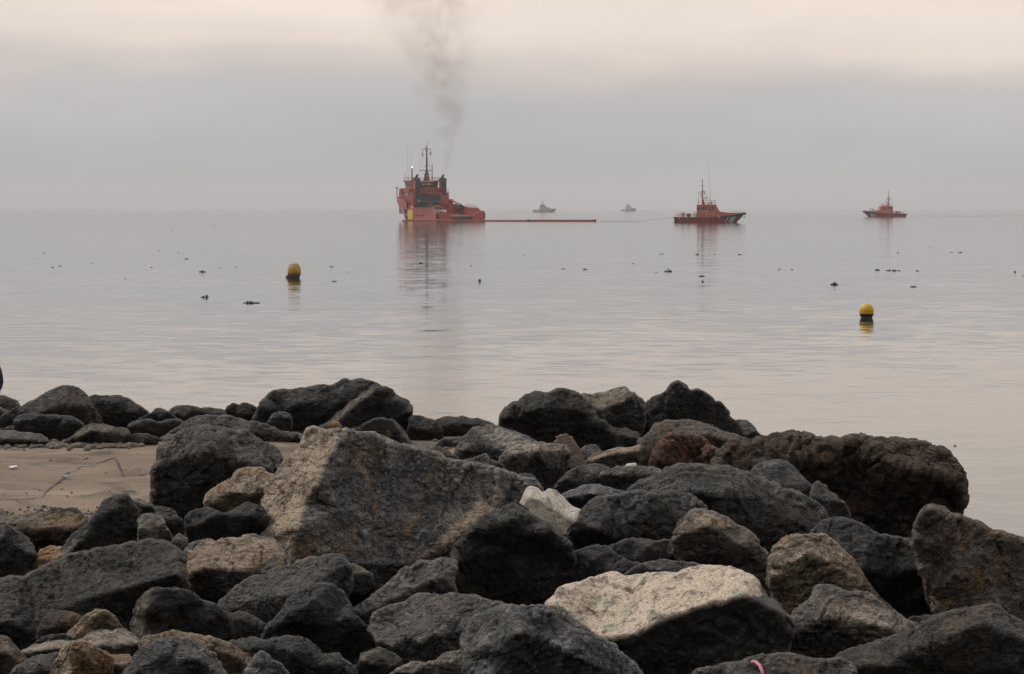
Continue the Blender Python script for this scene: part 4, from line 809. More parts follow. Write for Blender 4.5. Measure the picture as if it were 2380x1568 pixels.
# ---------------------------------------------------------------- the salvage tug (x forward, y to port)
TUG_TH = 19.5
def hull_secs(stations, zbot=-1.2, rake=0.0, xr=1e9, xe=1.0):
    """stations: x, half beam at the waterline, half beam at the deck edge, deck height"""
    S = []
    for x, bw, bd, zd in stations:
        bk = bw * .8; k = rake * max(0.0, (x - xr) / (xe - xr)); xm, xw, xb = x - k * .5, x - k, x - k * 1.3   # raked stem
        S.append([(x, bd, zd), (xm, bw + (bd - bw) * .45, zd * .45), (xw, bw, 0), (xb, bk, zbot), (xb, -bk, zbot), (xw, -bw, 0), (xm, -(bw + (bd - bw) * .45), zd * .45), (x, -bd, zd)])
    return S
def make_tug(loc, rz):
    t = empty('salvage_tug', loc, rz); tag(t, 'large red-orange salvage tug with twin black-topped funnels and a tall mast', 'ship')
    st = [(0, 7.0, 7.25, 1.4), (6, 7.15, 7.25, 1.5), (14, 7.2, 7.25, 1.6), (26, 7.1, 7.25, 1.9), (31, 6.9, 7.25, 3.0), (38, 6.1, 7.25, 4.2), (44, 4.8, 6.9, 5.0), (49, 3.2, 5.8, 5.6), (53, 1.5, 3.8, 6.0), (56, .15, .9, 6.4)]
    hull = MB().loft(hull_secs(st, -1.2, 4.0, 36.0, 56.0)).build('hull', M_OR, t)
    # bulwarks
    def strip(name, pts, mat_, th=.14, parent=t):
        """pts: (x, y, z bottom, z top) along one side"""
        mb = MB(); V = []
        for x, y, z0, z1 in pts:
            s = 1 if y > 0 else -1
            V += [(x, y, z0), (x, y, z1), (x, y - s * th, z1), (x, y - s * th, z0)]
        F = []
        for i in range(len(pts) - 1):
            a = i * 4; c_ = a + 4
            for k in range(4): F.append((a + k, a + (k + 1) % 4, c_ + (k + 1) % 4, c_ + k))
        F += [(3, 2, 1, 0), tuple(len(V) - 4 + k for k in range(4))]
        mb.add(V, F); return mb.build(name, mat_, parent)
    strip('bulwark', [(.2, 7.25, 1.3, 2.5), (2.5, 7.26, 1.3, 3.2), (6, 7.27, 1.4, 3.75), (14, 7.27, 1.5, 3.75), (27, 7.27, 1.8, 3.8), (31, 7.27, 2.8, 4.6)], M_ORL)
    strip('bulwark', [(.2, -7.25, 1.3, 2.9), (3, -7.26, 1.3, 3.0), (6, -7.27, 1.4, 3.7), (14, -7.27, 1.5, 3.9), (24, -7.27, 1.8, 4.6), (31, -7.27, 2.8, 4.8)], M_RED)
    for s in (1, -1):
        strip('bow_bulwark', [(34, s * 7.27, 3.5, 5.2), (38, s * 7.28, 4.1, 6.4), (44, s * 6.95, 4.9, 6.8), (49, s * 5.85, 5.5, 7.0), (53, s * 3.85, 5.9, 7.2), (56, s * .95, 6.3, 7.5)], M_OR)
        # stern quarter: sloping shoulder beside the roller
        MB().prism([(s * 7.2, -.6), (s * 7.2, 2.95), (s * 5.4, 2.6), (s * 3.3, 1.5), (s * 3.3, -.6)], 0, -.5, -.02).build('stern_quarter', M_OR, t)
        MB().tube([(1.0 + .45 * math.cos(a), s * 7.55, 1.5 + .75 * math.sin(a)) for a in np.linspace(0, 2 * math.pi, 15)], .30, 8).build('tyre_fender', M_BLK, t, True)
    MB().tube([(-.28, -3.25, .75), (-.28, 3.25, .75)], .62, 16).build('stern_roller', M_SOOT, t, True)
    MB().box(-.2, .3, -3.25, 3.25, 1.42, 1.55).build('deck_edge', M_GRY, t)
    MB().box(.4, 29, -7.0, 7.0, 1.50, 1.62).build('working_deck', M_GRY, t)
    # hull markings on the port side
    MB().box(27.0, 32.2, 7.24, 7.33, .4, 3.1).build('yellow_panel', M_YEL, t)
    def flank(x, z):           # port side of the flared hull
        X = [q[0] for q in st]; bw, bd, zd = (float(np.interp(x, X, [q[i] for q in st])) for i in (1, 2, 3)); return bw + (bd - bw) * min(z / zd, 1) + .10
    for nm_, x0, x1, z0, z1, mt in (('dark_panel', 33.0, 37.0, 2.3, 3.3, M_SOOT), ('dark_panel', 32.8, 37.2, .15, 1.3, M_SOOT), ('white_stripe', 38.4, 40.0, 1.2, 3.9, M_WHT)):
        V = [(x, flank(x, z), z) for x in (x0, x1) for z in (z0, (z0 + z1) / 2, z1)]
        MB().add(V + [(x, y - .3, z) for x, y, z in V], [(0, 1, 4, 3), (1, 2, 5, 4), (0, 3, 9, 6), (2, 8, 11, 5), (0, 6, 7, 1), (1, 7, 8, 2), (3, 4, 10, 9), (4, 5, 11, 10)]).build(nm_, mt, t)
    text_part('SALVAMENTO MARITIMO', 1.0, M_SOOT, t, Matrix.Translation((20.0, 7.30, 1.55)) @ Matrix.Rotation(math.pi, 4, 'Z') @ Matrix.Rotation(math.pi / 2, 4, 'X') @ Matrix.Scale(.9, 4))
    mb = MB()
    for k in range(13): mb.box(7.0 + k * 1.5, 7.14 + k * 1.5, 7.22, 7.36, 1.9, 3.7)
    mb.box(5.5, 27, 7.25, 7.40, 1.75, 1.92); mb.box(5.8, 27, 7.2, 7.42, 3.7, 3.86)
    mb.build('bulwark_frame', M_OR, t)
    # superstructure
    dh = MB().box(31, 46, -6, 6, 2.0, 8.3).box(34, 47.5, -5.6, 5.6, 5, 8.2).build('deckhouse', M_MID, t)
    MB().prism([(-3.35, 2.2), (5.6, 2.2), (5.6, 4.6), (5.1, 5.2), (5.1, 7.7), (3.3, 8.1), (1.2, 8.05), (.9, 7.7), (-2.6, 7.8), (-3.3, 6.9)], 0, 30.86, 31.02).build('dark_aft_bulkhead', M_SOOT, dh)
    for y0, y1, z0, z1 in ((3.6, 4.5, 5.4, 6.2), (-.4, .9, 4.6, 5.1), (-3.1, -2.2, 3.6, 5.6), (1.8, 2.4, 2.6, 4.4)): MB().box(30.4, 30.9, y0, y1, z0, z1).build('vent_box', M_RED if z0 < 5 else M_GRY, dh)
    MB().box(30.2, 30.9, -3.3, 4.6, 5.55, 5.7).build('gallery', M_GRY, dh)
    for k in range(10):
        x0 = 33.6 + (k % 5) * 2.3; z0 = 6.6 if k < 5 else 4.6
        MB().box(x0, x0 + .9, 5.9, 6.05, z0, z0 + .75).build('side_window', m_glass, dh)
    MB().box(36.5, 38.6, 5.95, 6.08, 7.55, 8.15).build('white_board', M_WHT, dh)
    mb = MB(); rail(mb, [(31.2, 5.9, 8.3), (46, 5.9, 8.3)], 1.0, 9, .035); rail(mb, [(31.2, -5.9, 8.3), (46, -5.9, 8.3)], 1.0, 9, .035); rail(mb, [(31.1, -5.9, 8.3), (31.1, 5.9, 8.3)], 1.0, 9, .035)
    mb.build('deck_railing', M_RED, dh)
    MB().box(33.0, 45.0, -4.6, 4.6, 8.3, 9.7).build('upper_house', M_RED, t)
    br = MB().box(37.0, 44.5, -4.2, 4.2, 9.7, 11.5, top=(36.8, 45.2, -4.4, 4.4)).build('wheelhouse', M_OR, t)
    MB().box(36.5, 45.4, -4.8, 4.8, 11.5, 11.85).build('wheelhouse_roof', M_RED, br)
    for k in range(8): MB().box(36.70, 37.05, -4.1 + k * 1.02, -3.15 + k * 1.02, 10.0, 11.3).build('aft_window', m_glass, br)
    for k in range(6): MB().box(37.5 + k * 1.15, 38.4 + k * 1.15, 4.26, 4.42, 10.2, 11.1).build('port_window', m_glass, br)
    for k in range(5): MB().ball((36.70, -2.2 + k * .75, 10.75), .06, 8, 6).build('deck_lamp', m_lamp, br)
    MB().box(36.4, 36.8, -2.6, 2.9, 11.45, 11.72).build('white_eave_board', M_WHT, br)
    mb = MB(); rail(mb, [(36.6, 4.7, 11.85), (45, 4.7, 11.85)], .9, 6, .035); rail(mb, [(36.6, -4.7, 11.85), (45, -4.7, 11.85)], .9, 6, .035); rail(mb, [(36.6, -4.7, 11.85), (36.6, 4.7, 11.85)], .9, 7, .035)
    mb.build('roof_railing', M_RED, br)
    MB().box(41, 43, 6.0, 6.9, 8.3, 9.5).box(34, 41, 4.6, 6.4, 8.3, 9.5).build('wing_house', M_OR, t)
    MB().tube([(46.4, 6.6, 6.8), (46.4, 6.6, 9.4)], .14).ball((46.4, 6.6, 9.7), .35, 8, 6).build('bow_davit', M_RED, t)
    # funnels
    for s, x0 in ((1, 31.0), (-1, 31.0)):
        fn = MB().box(x0, x0 + 2.6, s * 4.35 - .95, s * 4.35 + .95, 2.0, 11.8, top=(x0 + .1, x0 + 2.4, s * 4.35 - .85, s * 4.35 + .85)).build('funnel', M_MID, t)
        MB().box(x0 - .03, x0 + 2.55, s * 4.35 - .98, s * 4.35 + .98, 11.8, 12.45, top=(x0 + .2, x0 + 2.3, s * 4.35 - .9, s * 4.35 + .9)).build('black_cap', M_SOOT, fn)
        MB().tube([(x0 + 1.2, s * 4.35, 12.3), (x0 + 1.1, s * 4.35, 13.0), (x0 + .7, s * 4.35 - .1, 13.35)], [.34, .34, .36], 10).tube([(x0 + 1.9, s * 4.35 + .3, 12.3), (x0 + 1.8, s * 4.35 + .3, 12.9)], .2, 8).build('exhaust_pipe', M_SOOT, fn, True)
        MB().box(x0 - .06, x0 + .12, s * 4.35 - .75, s * 4.35 + .65, 7.4, 11.7).build('louvre', M_SOOT, fn)
    # mast
    ms = MB().tube([(35.4, .9, 11.8), (35.4, .2, 15.2)], [.16, .12]).tube([(35.4, -.9, 11.8), (35.4, -.2, 15.2)], [.16, .12]).tube([(37.0, 0, 11.8), (35.5, 0, 16.6)], [.2, .12]).tube([(35.4, 0, 11.8), (35.4, 0, 16.8), (35.4, 0, 21.8)], [.42, .26, .18], 8).tube([(35.4, -.22, 21.4), (35.4, -.22, 23.2)], .06).tube([(35.4, .42, 20.5), (35.4, .42, 22.4)], .05).build('mast', M_RED, t)
    MB().box(35.2, 35.6, -1.5, 1.5, 20.95, 21.12).build('yard', M_RED, ms)
    MB().box(34.7, 35.0, -1.7, 2.6, 14.6, 14.8).box(34.6, 35.4, -.7, .9, 15.9, 16.1).box(34.7, 35.5, -1.0, 1.2, 13.6, 13.75).build('radar_scanner', M_GRY, ms)
    MB().tube([(35.4, -1.35, 20.5), (35.4, -1.3, 19.4)], [.06, .22], 8).build('signal_cone', M_SOOT, ms)
    MB().tube([(35.4, 1.35, 20.5), (35.4, 1.36, 18.9)], [.05, .17], 8).build('signal_flag', M_RED, ms)
    for z, s in ((18.2, .3), (17.3, .32), (16.5, .35), (19.3, .28), (20.2, .26)): MB().box(35.0, 35.3, -s, s, z, z + .28).build('mast_lantern', M_SOOT, ms)
    mb = MB()
    for y0, y1 in ((1.45, 2.6), (-1.45, -2.2), (.9, 1.5), (-.9, -1.3)): mb.tube([(35.4, y0, 21.0), (36.5, y1, 11.9)], .03, 4)
    mb.build('stay', M_GRY, ms)
    MB().tube([(37.0, -2.3, 11.8), (37, -2.35, 16.6)], [.17, .10]).build('aft_pole', M_RED, t)
    lp = MB().tube([(38.5, 3.9, 11.8), (38.5, 3.95, 15.5)], [.24, .18], 8).build('lamp_pole', M_RED, t)
    MB().ball((38.3, 3.95, 15.75), .2, 10, 8).build('lamp', m_lamp, lp)
    MB().tube([(40.5, 4.55, 11.8), (40.7, 4.75, 21.6)], [.06, .03], 5).build('whip_antenna', M_GRY, t)
    MB().tube([(39.6, 3.8, 15.6), (39.6, 3.85, 20.2)], [.045, .025], 5).build('whip_antenna', M_GRY, t)
    MB().ball((36.5, -.9, 12.5), .45, 10, 8).tube([(36.5, -.9, 11.8), (36.5, -.9, 12.2)], .15).build('satellite_dome', M_RED, t)
    MB().tube([(43.8, 4.6, 11.8), (43.8, 4.6, 14.0)], .07).build('roof_post', M_RED, t)
    # deck gear
    MB().tube([(28.2, -2.2, 3.4), (28.2, 2.6, 3.4)], 1.25, 16).box(27.4, 29.0, -2.6, -2.2, 1.6, 4.6).box(27.4, 29.0, 2.6, 3.0, 1.6, 4.6).build('towing_winch', M_SOOT, t)
    MB().tube([(24.5, -2.6, 1.6), (24.5, -2.2, 3.6), (24.5, 0, 4.25), (24.5, 2.2, 3.6), (24.5, 2.6, 1.6)], .2, 8).build('tow_arch', M_OR, t, True)
    MB().box(24.5, 28.6, -6.6, -4.6, 1.6, 4.9).build('starboard_locker', M_RED, t)
    cr = MB().box(26.4, 28.2, -5.9, -4.2, 4.9, 6.3).build('crane_cab', M_RED, t)
    MB().tube([(27, -5.2, 6.1), (24, -6.0, 5.3), (19.5, -6.4, 4.6)], [.28, .24, .2], 8).build('crane_jib', M_RED, cr)
    MB().box(26.35, 26.45, -5.6, -4.5, 5.3, 5.9).build('crane_window', m_glass, cr)
    MB().box(19, 24, -6.9, -5.6, 3.6, 4.5).tube([(19.3, -6.2, 4.5), (19.3, -5.6, 4.7)], .35).build('boom_reel', M_SOOT, t)
    MB().box(17, 22, 1.0, 3.8, 1.62, 3.0).box(18, 21, 1.4, 3.4, 3.0, 3.35).build('deck_container', M_GRY, t)
    MB().box(20.5, 23.5, -1.8, .4, 1.62, 3.2).build('white_crate', M_WHT, t)
    mb = MB(); rail(mb, [(4.5, -7.1, 3.0), (10, -7.1, 3.75), (17, -7.1, 4.1)], .75, 5, .06, (1.0,)); mb.build('stern_rail', M_OR, t)
    MB().ball((31.0, 6.2, 4.0), .12, 8, 6).build('deck_lamp', m_lamp, t)
    return t
tugp = on_water(1120, 514.0)
# the stern quarter at the right lies at pixel 1125; the stern's middle is 6.9 m to its left
sp = on_water(1125, 513.6)
TUG_RZ = R(90 + TUG_TH)
tug = make_tug((sp.x - 7.25 * math.cos(R(TUG_TH)) , sp.y + 1.5, 0), TUG_RZ)
tug.scale = (1, 1, 1.08); bpy.context.view_layer.update()

# ---------------------------------------------------------------- rescue launches (x forward, y to port), 20.6 m
def make_launch(loc, rz, label, whip=True, balls=True):
    t = empty('rescue_launch', loc, rz); tag(t, label, 'boat')
    st = [(-9.9, 2.3, 2.75, 1.25), (-5, 2.5, 2.85, 1.25), (0, 2.5, 2.9, 1.35), (4, 2.2, 2.75, 1.65), (6.6, 1.4, 2.35, 2.0), (8.4, .55, 1.6, 2.3), (9.6, .08, .75, 2.5)]
    hl = MB().loft(hull_secs(st, -.8, 2.3, 3.0, 9.6)).build('hull', M_RED, t)
    side = {s: [(x, s * bd, zd) for x, bw, bd, zd in st] for s in (1, -1)}
    for s in (1, -1):
        a = side[s]
        MB().tube([a[0], a[1], (-2.3, s * 2.88, 1.28)], .24, 8).build('rubber_fender', M_BLK, t, True)
        MB().tube([(.0, s * 2.9, 1.36), a[3], a[4], a[5], (9.75, s * .35, 2.48)], [.2, .27, .33, .36, .34], 8).build('rubber_fender', M_BLK, t, True)
        # diagonal white stripes near the bow, following the flare
        for x0, w in ((5.0, 1.25), (4.1, .28)):
            V = []
            for k in range(5):
                z = .1 + k * .36
                for x in (x0 + z * .62, x0 + w + z * .62):
                    zz_ = float(np.interp(x, [q[0] for q in st], [q[3] for q in st])); xq = x; 
                    for _ in range(3): xq = x + 2.3 * max(0, (xq - 3) / 6.6) * max(0, 1 - z / zz_)
                    x_ = x; x = xq
                    bw = float(np.interp(x, [q[0] for q in st], [q[1] for q in st])); bd = float(np.interp(x, [q[0] for q in st], [q[2] for q in st])); zd = float(np.interp(x, [q[0] for q in st], [q[3] for q in st]))
                    tt = min(z / zd, 1); V.append((x_, s * (bw + (bd - bw) * tt + .14), z))
            MB().add(V, [(2 * k, 2 * k + 1, 2 * k + 3, 2 * k + 2) for k in range(4)]).build('white_stripe', M_WHT, t)
    MB().tube([a for a in [(-9.9, 2.7, 1.2), (-9.95, 0, 1.2), (-9.9, -2.7, 1.2)]], .24, 8).build('stern_fender', M_BLK, t, True)
    # raised trunk: foredeck cambers up to the wheelhouse
    MB().loft([[(x, -w, z0), (x, -w * .92, z1), (x, w * .92, z1), (x, w, z0)] for x, w, z0, z1 in
               [(-3.9, 2.3, 1.2, 2.55), (-1.0, 2.5, 1.3, 2.75), (2.4, 2.4, 1.4, 3.05), (4.5, 2.1, 1.6, 2.75), (7.0, 1.5, 1.9, 2.62), (9.0, .8, 2.2, 2.58), (9.6, .3, 2.4, 2.56)]]).build('foredeck', M_OR, t)
    wh = MB().loft([[(x, -w, z0), (x, -w * .86, z1), (x, w * .86, z1), (x, w, z0)] for x, w, z0, z1 in
               [(-3.7, 2.1, 2.3, 4.65), (-3.2, 2.15, 2.3, 4.7), (1.6, 2.1, 2.6, 4.7), (2.7, 1.9, 2.9, 2.95)]]).build('wheelhouse', M_OR, t)
    MB().loft([[(x, -w, 4.66), (x, -w * .93, z1), (x, w * .93, z1), (x, w, 4.66)] for x, w, z1 in [(-4.0, 1.9, 4.8), (-3.0, 2.05, 4.95), (1.2, 2.0, 4.95), (1.95, 1.7, 4.72)]]).build('wheelhouse_roof', M_OR, wh)
    for s in (1, -1):
        for x0, x1 in ((-3.45, -2.75), (-2.45, -1.45), (-1.35, -.75), (-.3, .35), (.5, 1.2)):
            V = []
            for z in (3.42, 4.35):
                tt = (z - 2.4) / 2.3; y = s * (2.14 * (1 - .14 * tt) + .03)
                V += [(x0, y, z), (x1 - (.12 if z > 4 else 0), y, z)]
            MB().add(V + [(v[0], v[1] - s * .1, v[2]) for v in V], [(0, 1, 3, 2), (4, 6, 7, 5), (0, 4, 5, 1), (2, 3, 7, 6), (0, 2, 6, 4), (1, 5, 7, 3)]).build('side_window', m_glass, wh)
        rot = Matrix.Rotation(0 if s < 0 else math.pi, 4, 'Z') @ Matrix.Rotation(math.pi / 2, 4, 'X')
        text_part('SALVAMENTO', .30, M_WHT, wh, Matrix.Translation((-1.6, s * 2.2, 3.05)) @ rot)
        text_part('MARITIMO', .30, M_WHT, t, Matrix.Translation((.5, s * 2.52, 2.3)) @ rot)
        MB().box(-1.0, -.5, s * 2.47 - .03, s * 2.47 + .03, 2.2, 2.5).build('yellow_plate', M_YEL, t)
    for y in (-1.05, 0, 1.05):
        MB().add([(2.35, y - .42, 3.25), (2.35, y + .42, 3.25), (1.88, y + .40, 4.35), (1.88, y - .40, 4.35), (2.25, y - .42, 3.2), (2.25, y + .42, 3.2), (1.78, y + .40, 4.3), (1.78, y - .40, 4.3)],
                 [(0, 1, 2, 3), (4, 7, 6, 5), (0, 4, 5, 1), (1, 5, 6, 2), (2, 6, 7, 3), (3, 7, 4, 0)]).build('windscreen', m_glass, wh)
    mb = MB()
    for s in (1, -1): rail(mb, [(-3.4, s * 1.7, 4.9), (1.3, s * 1.7, 4.9)], 1.15, 4, .035)
    rail(mb, [(-3.4, -1.7, 4.9), (-3.4, 1.7, 4.9)], 1.15, 2, .035); rail(mb, [(1.3, -1.7, 4.9), (1.3, 1.7, 4.9)], 1.15, 2, .035)
    mb.build('roof_railing', M_RED, t)
    mast = MB().prism([(-2.4, 4.9), (-1.35, 4.9), (-1.75, 5.7), (-2.0, 6.6), (-2.35, 6.6)], 1, -.28, .28).tube([(-2.25, 0, 6.4), (-2.25, 0, 11.8)], [.17, .07], 8).tube([(-1.7, 0, 8.4), (.6, 0, 5.0)], .05, 5).build('mast', M_RED, t)
    MB().box(-2.2, -.8, -.10, .10, 7.0, 7.12).box(-1.9, -1.0, -.4, .4, 6.5, 6.75).build('radar_scanner', M_GRY, mast)
    for z in (7.1, 7.6, 8.2): MB().box(-2.75, -2.45, -.15, .15, z, z + .28).build('mast_lantern', M_SOOT, mast)
    for z in (7.8, 8.4): MB().box(-1.95, -1.65, -.15, .15, z, z + .4).build('mast_lantern', M_SOOT, mast)
    MB().box(-2.4, -2.05, -.2, .2, 11.65, 11.85).build('top_light', M_SOOT, mast)
    for z, w in ((10.2, .06), (8.6, .6)): MB().box(-2.7, -1.7, -w, w, z, z + .09).build('yard', M_SOOT, mast)
    MB().tube([(-3.3, .3, 6.0), (-3.25, .3, 9.0)], .03, 4).box(-3.36, -3.22, .2, .4, 7.9, 8.5).build('signal_halyard', M_SOOT, mast)
    if whip: MB().tube([(.05, -1.2, 4.9), (.0, -1.2, 9), (-.55, -1.2, 16.1)], [.06, .045, .025], 5).build('whip_antenna', M_GRY, t)
    MB().box(-.7, -.3, .3, .7, 4.95, 5.5).build('roof_locker', M_RED, t); MB().ball((.4, -.5, 5.3), .25, 8, 6).tube([(.4, -.5, 4.9), (.4, -.5, 5.2)], .08).build('search_light', M_RED, t)
    # after deck: towing post, reel, rails
    MB().tube([(-7.4, 0, 1.25), (-7.35, 0, 2.7)], .2, 8).tube([(-7.4, 0, 2.5), (-8.3, 0, 1.4)], .08, 6).box(-7.65, -7.1, -.5, .5, 2.3, 2.6).build('towing_post', M_RED, t)
    MB().tube([(-6.0, -.7, 1.95), (-6.0, .7, 1.95)], .62, 12).build('line_reel', M_RED, t)
    mb = MB()
    for s in (1, -1): rail(mb, [(-9.4, s * 2.5, 1.25), (-3.8, s * 2.5, 1.25)], 1.15 if s > 0 else .95, 6, .035)
    mb.build('deck_railing', M_RED, t)
    mb = MB()
    for s in (1, -1): rail(mb, [(6.0, s * 1.6, 2.6), (8.9, s * .8, 2.6)], .5, 4, .03, (1.0,))
    mb.build('bow_railing', M_OR, t)
    if balls:
        for x, z, r_ in ((2.55, 1.45, .42), (-8.5, .95, .28), (-6.3, 1.05, .22), (.9, 1.05, .25)):
            y = float(np.interp(x, [q[0] for q in st], [q[2] for q in st]))
            MB().ball((x, -(y + .3), z), r_, 12, 9, 1.15).build('ball_fender', M_ORL, t, True)
    MB().tube([(9.3, 0, 1.55), (9.55, 0, 1.5)], .3, 8).build('anchor', M_SOOT, t)
    return t
def launch_at(px, py, ax, rzdeg, label, **kw):
    """ax: local x of the point that sits at that pixel"""
    p = on_water(px, py); a = R(rzdeg)
    return make_launch((p.x - ax * math.cos(a), p.y - ax * math.sin(a), 0), a, label, **kw), p
L1, p1 = launch_at(1651, 516.3, 0, -8, 'red-orange rescue launch with a tall whip antenna, towing the floating boom')
L2, p2 = launch_at(2054, 503.4, 0, 180 + 9, 'smaller-looking rescue launch farther off, heading the opposite way with people on its foredeck', whip=False)
def on_deck(L, x, y, z): return L.matrix_basis @ Vector((x, y, z))
make_person(on_deck(L1, -7.9, -.8, 1.3), R(200), 'crew member in dark red on the after deck of the towing launch', suit=M_RED)
make_person(on_deck(L1, -4.2, -1.9, 1.4), R(180), 'crew member in dark overalls against the wheelhouse of the towing launch', suit=M_BLU)
make_person(on_deck(L2, 6.4, .5, 2.55), R(20), 'crew member standing on the foredeck of the farther launch', suit=M_BLU)
make_person(on_deck(L2, 5.3, .6, 2.9), R(60), 'crew member crouching behind another on the farther launch', 'seated', suit=M_BLU)

# ---------------------------------------------------------------- grey patrol boats in the haze
def make_patrol(loc, rz, label, big=True):
    t = empty('patrol_boat', loc, rz); tag(t, label, 'boat')
    st = [(-11.4, 2.6, 2.9, 1.9), (-6, 2.8, 3.0, 1.9), (0, 2.8, 3.1, 2.1), (5, 2.2, 2.9, 2.6), (8.6, 1.0, 2.0, 3.0), (11.4, .1, .5, 3.4)]
    MB().loft(hull_secs(st, -.8, 2.4, 4.0, 11.4)).build('hull', M_NAVY, t)
    sh = MB().box(-5.2, 3.6, -2.1, 2.1, 1.9, 5.2, top=(-4.8, 2.2, -1.9, 1.9)).box(2.2, 5.6, -1.8, 1.8, 2.4, 4.6, top=(2.2, 4.8, -1.6, 1.6)).build('deckhouse', M_NAVY, t)
    MB().box(-4.6, .6, -1.6, 1.6, 5.2, 7.2, top=(-4.2, 0, -1.4, 1.4)).build('bridge', M_NAVY, sh)
    MB().box(-4.0, .35, -1.62, 1.62, 6.1, 6.7).build('bridge_window', m_glass, sh)
    ms = MB().tube([(-3.6, .9, 7.2), (-2.4, 0, 9.4)], .14).tube([(-3.6, -.9, 7.2), (-2.4, 0, 9.4)], .14).tube([(-.8, 0, 7.2), (-2.2, 0, 9.2)], .14).tube([(-2.3, 0, 7), (-2.3, 0, 13.4)], [.3, .09], 8).build('mast', M_NAVY, t)
    MB().box(-3.0, -1.5, -.8, .8, 9.2, 9.4).box(-2.9, -1.7, -.12, .12, 11.2, 11.35).build('radar_scanner', M_NAVY, ms)
    MB().ball((-.5, 0, 7.9), .6, 10, 8).build('radar_dome', M_WHT, t)
    MB().box(6.2, 7.6, -.5, .5, 2.8, 3.8).tube([(7.4, 0, 3.5), (9.0, 0, 3.9)], .1).build('deck_gun', M_NAVY, t)
    mb = MB(); rail(mb, [(-11, 2.7, 1.9), (-5.4, 2.7, 1.9)], 1.0, 5, .05); rail(mb, [(-11, -2.7, 1.9), (-5.4, -2.7, 1.9)], 1.0, 5, .05); mb.build('deck_railing', M_NAVY, t)
    return t
pa = on_water(1266, 492.6); make_patrol((pa.x, pa.y, 0), R(-6), 'grey patrol boat in side view fading into the haze')
pb = on_water(1463, 490.4); make_patrol((pb.x, pb.y, 0), R(-42), 'fainter grey patrol boat turned quarter-on, farthest out in the haze')

# ---------------------------------------------------------------- floating boom and tow lines
e0 = on_water(935, 513.6); j0 = on_water(1228, 514.0); e1 = on_water(1382, 514.2)
def wavy(a, b_, n, amp): return [a.lerp(b_, i / n) + Vector((0, amp * math.sin(i * 1.7), 0)) for i in range(n + 1)]
bt = empty('floating_boom', (e1.x, e1.y, 0)); tag(bt, 'long dark-red floating oil boom stretched from the tug along the water', 'boom')
q0 = Vector((e1.x, e1.y, 0))
MB().tube([p - q0 + Vector((0, 0, .17)) for p in wavy(e0, j0, 24, .25)], .27, 10).build('boom_section', M_RED, bt, True)
MB().tube([p - q0 + Vector((0, 0, .20)) for p in wavy(j0, e1, 14, .25)], .34, 10).build('boom_section', M_RED, bt, True)
MB().tube([j0 - q0 + Vector((-.3, 0, .22)), j0 - q0 + Vector((.3, 0, .22))], .42, 10).build('coupling', M_SOOT, bt, True)
MB().tube([Vector((-.3, 0, .24)), Vector((.45, 0, .24))], .42, 10).build('end_fitting', M_SOOT, bt, True)
ra = q0 + Vector((.4, 0, .25)); rb_ = Vector(on_deck(L1, -9.8, 0, 1.5))
rp = [ra.lerp(rb_, i / 20) - Vector((0, 0, (math.sin(math.pi * (i / 20) ** .8)) * .75)) for i in range(21)]
for p in rp: p.z = max(p.z, .05)
tr = MB().tube(rp, .035, 5).build('tow_line', M_ROPE); tag(tr, 'thin tow line from the boom to the stern of the near launch', 'rope')
rc = Vector(on_deck(L2, -9.9, 0, 1.2)); rd = on_water(2440, 501.3)
tr = MB().tube([Vector((*(rc.lerp(rd, i / 12)).xy, max(.06, 1.2 * (1 - i / 3) ** 2 if i < 3 else .06))) for i in range(13)], .03, 5).build('tow_line', M_ROPE); tag(tr, 'thin line trailing on the water astern of the farther launch', 'rope')
# churned water under the towing launch's stern
mb = MB(); rw = random.Random(4)
for k in range(60):
    u = rw.random(); p = on_deck(L1, -10.2 - 7 * u ** 1.5, rw.uniform(-1.6, 1.6), .03); r_ = rw.uniform(.1, .32) * (1 - .5 * u)
    mb.ball((p.x, p.y, .02), r_, 6, 4, rw.uniform(.35, .9) * (1 - .6 * u))
tag(mb.build('wake_foam', m_foam), 'white churned water at the stern of the towing launch', 'foam', kind='stuff')

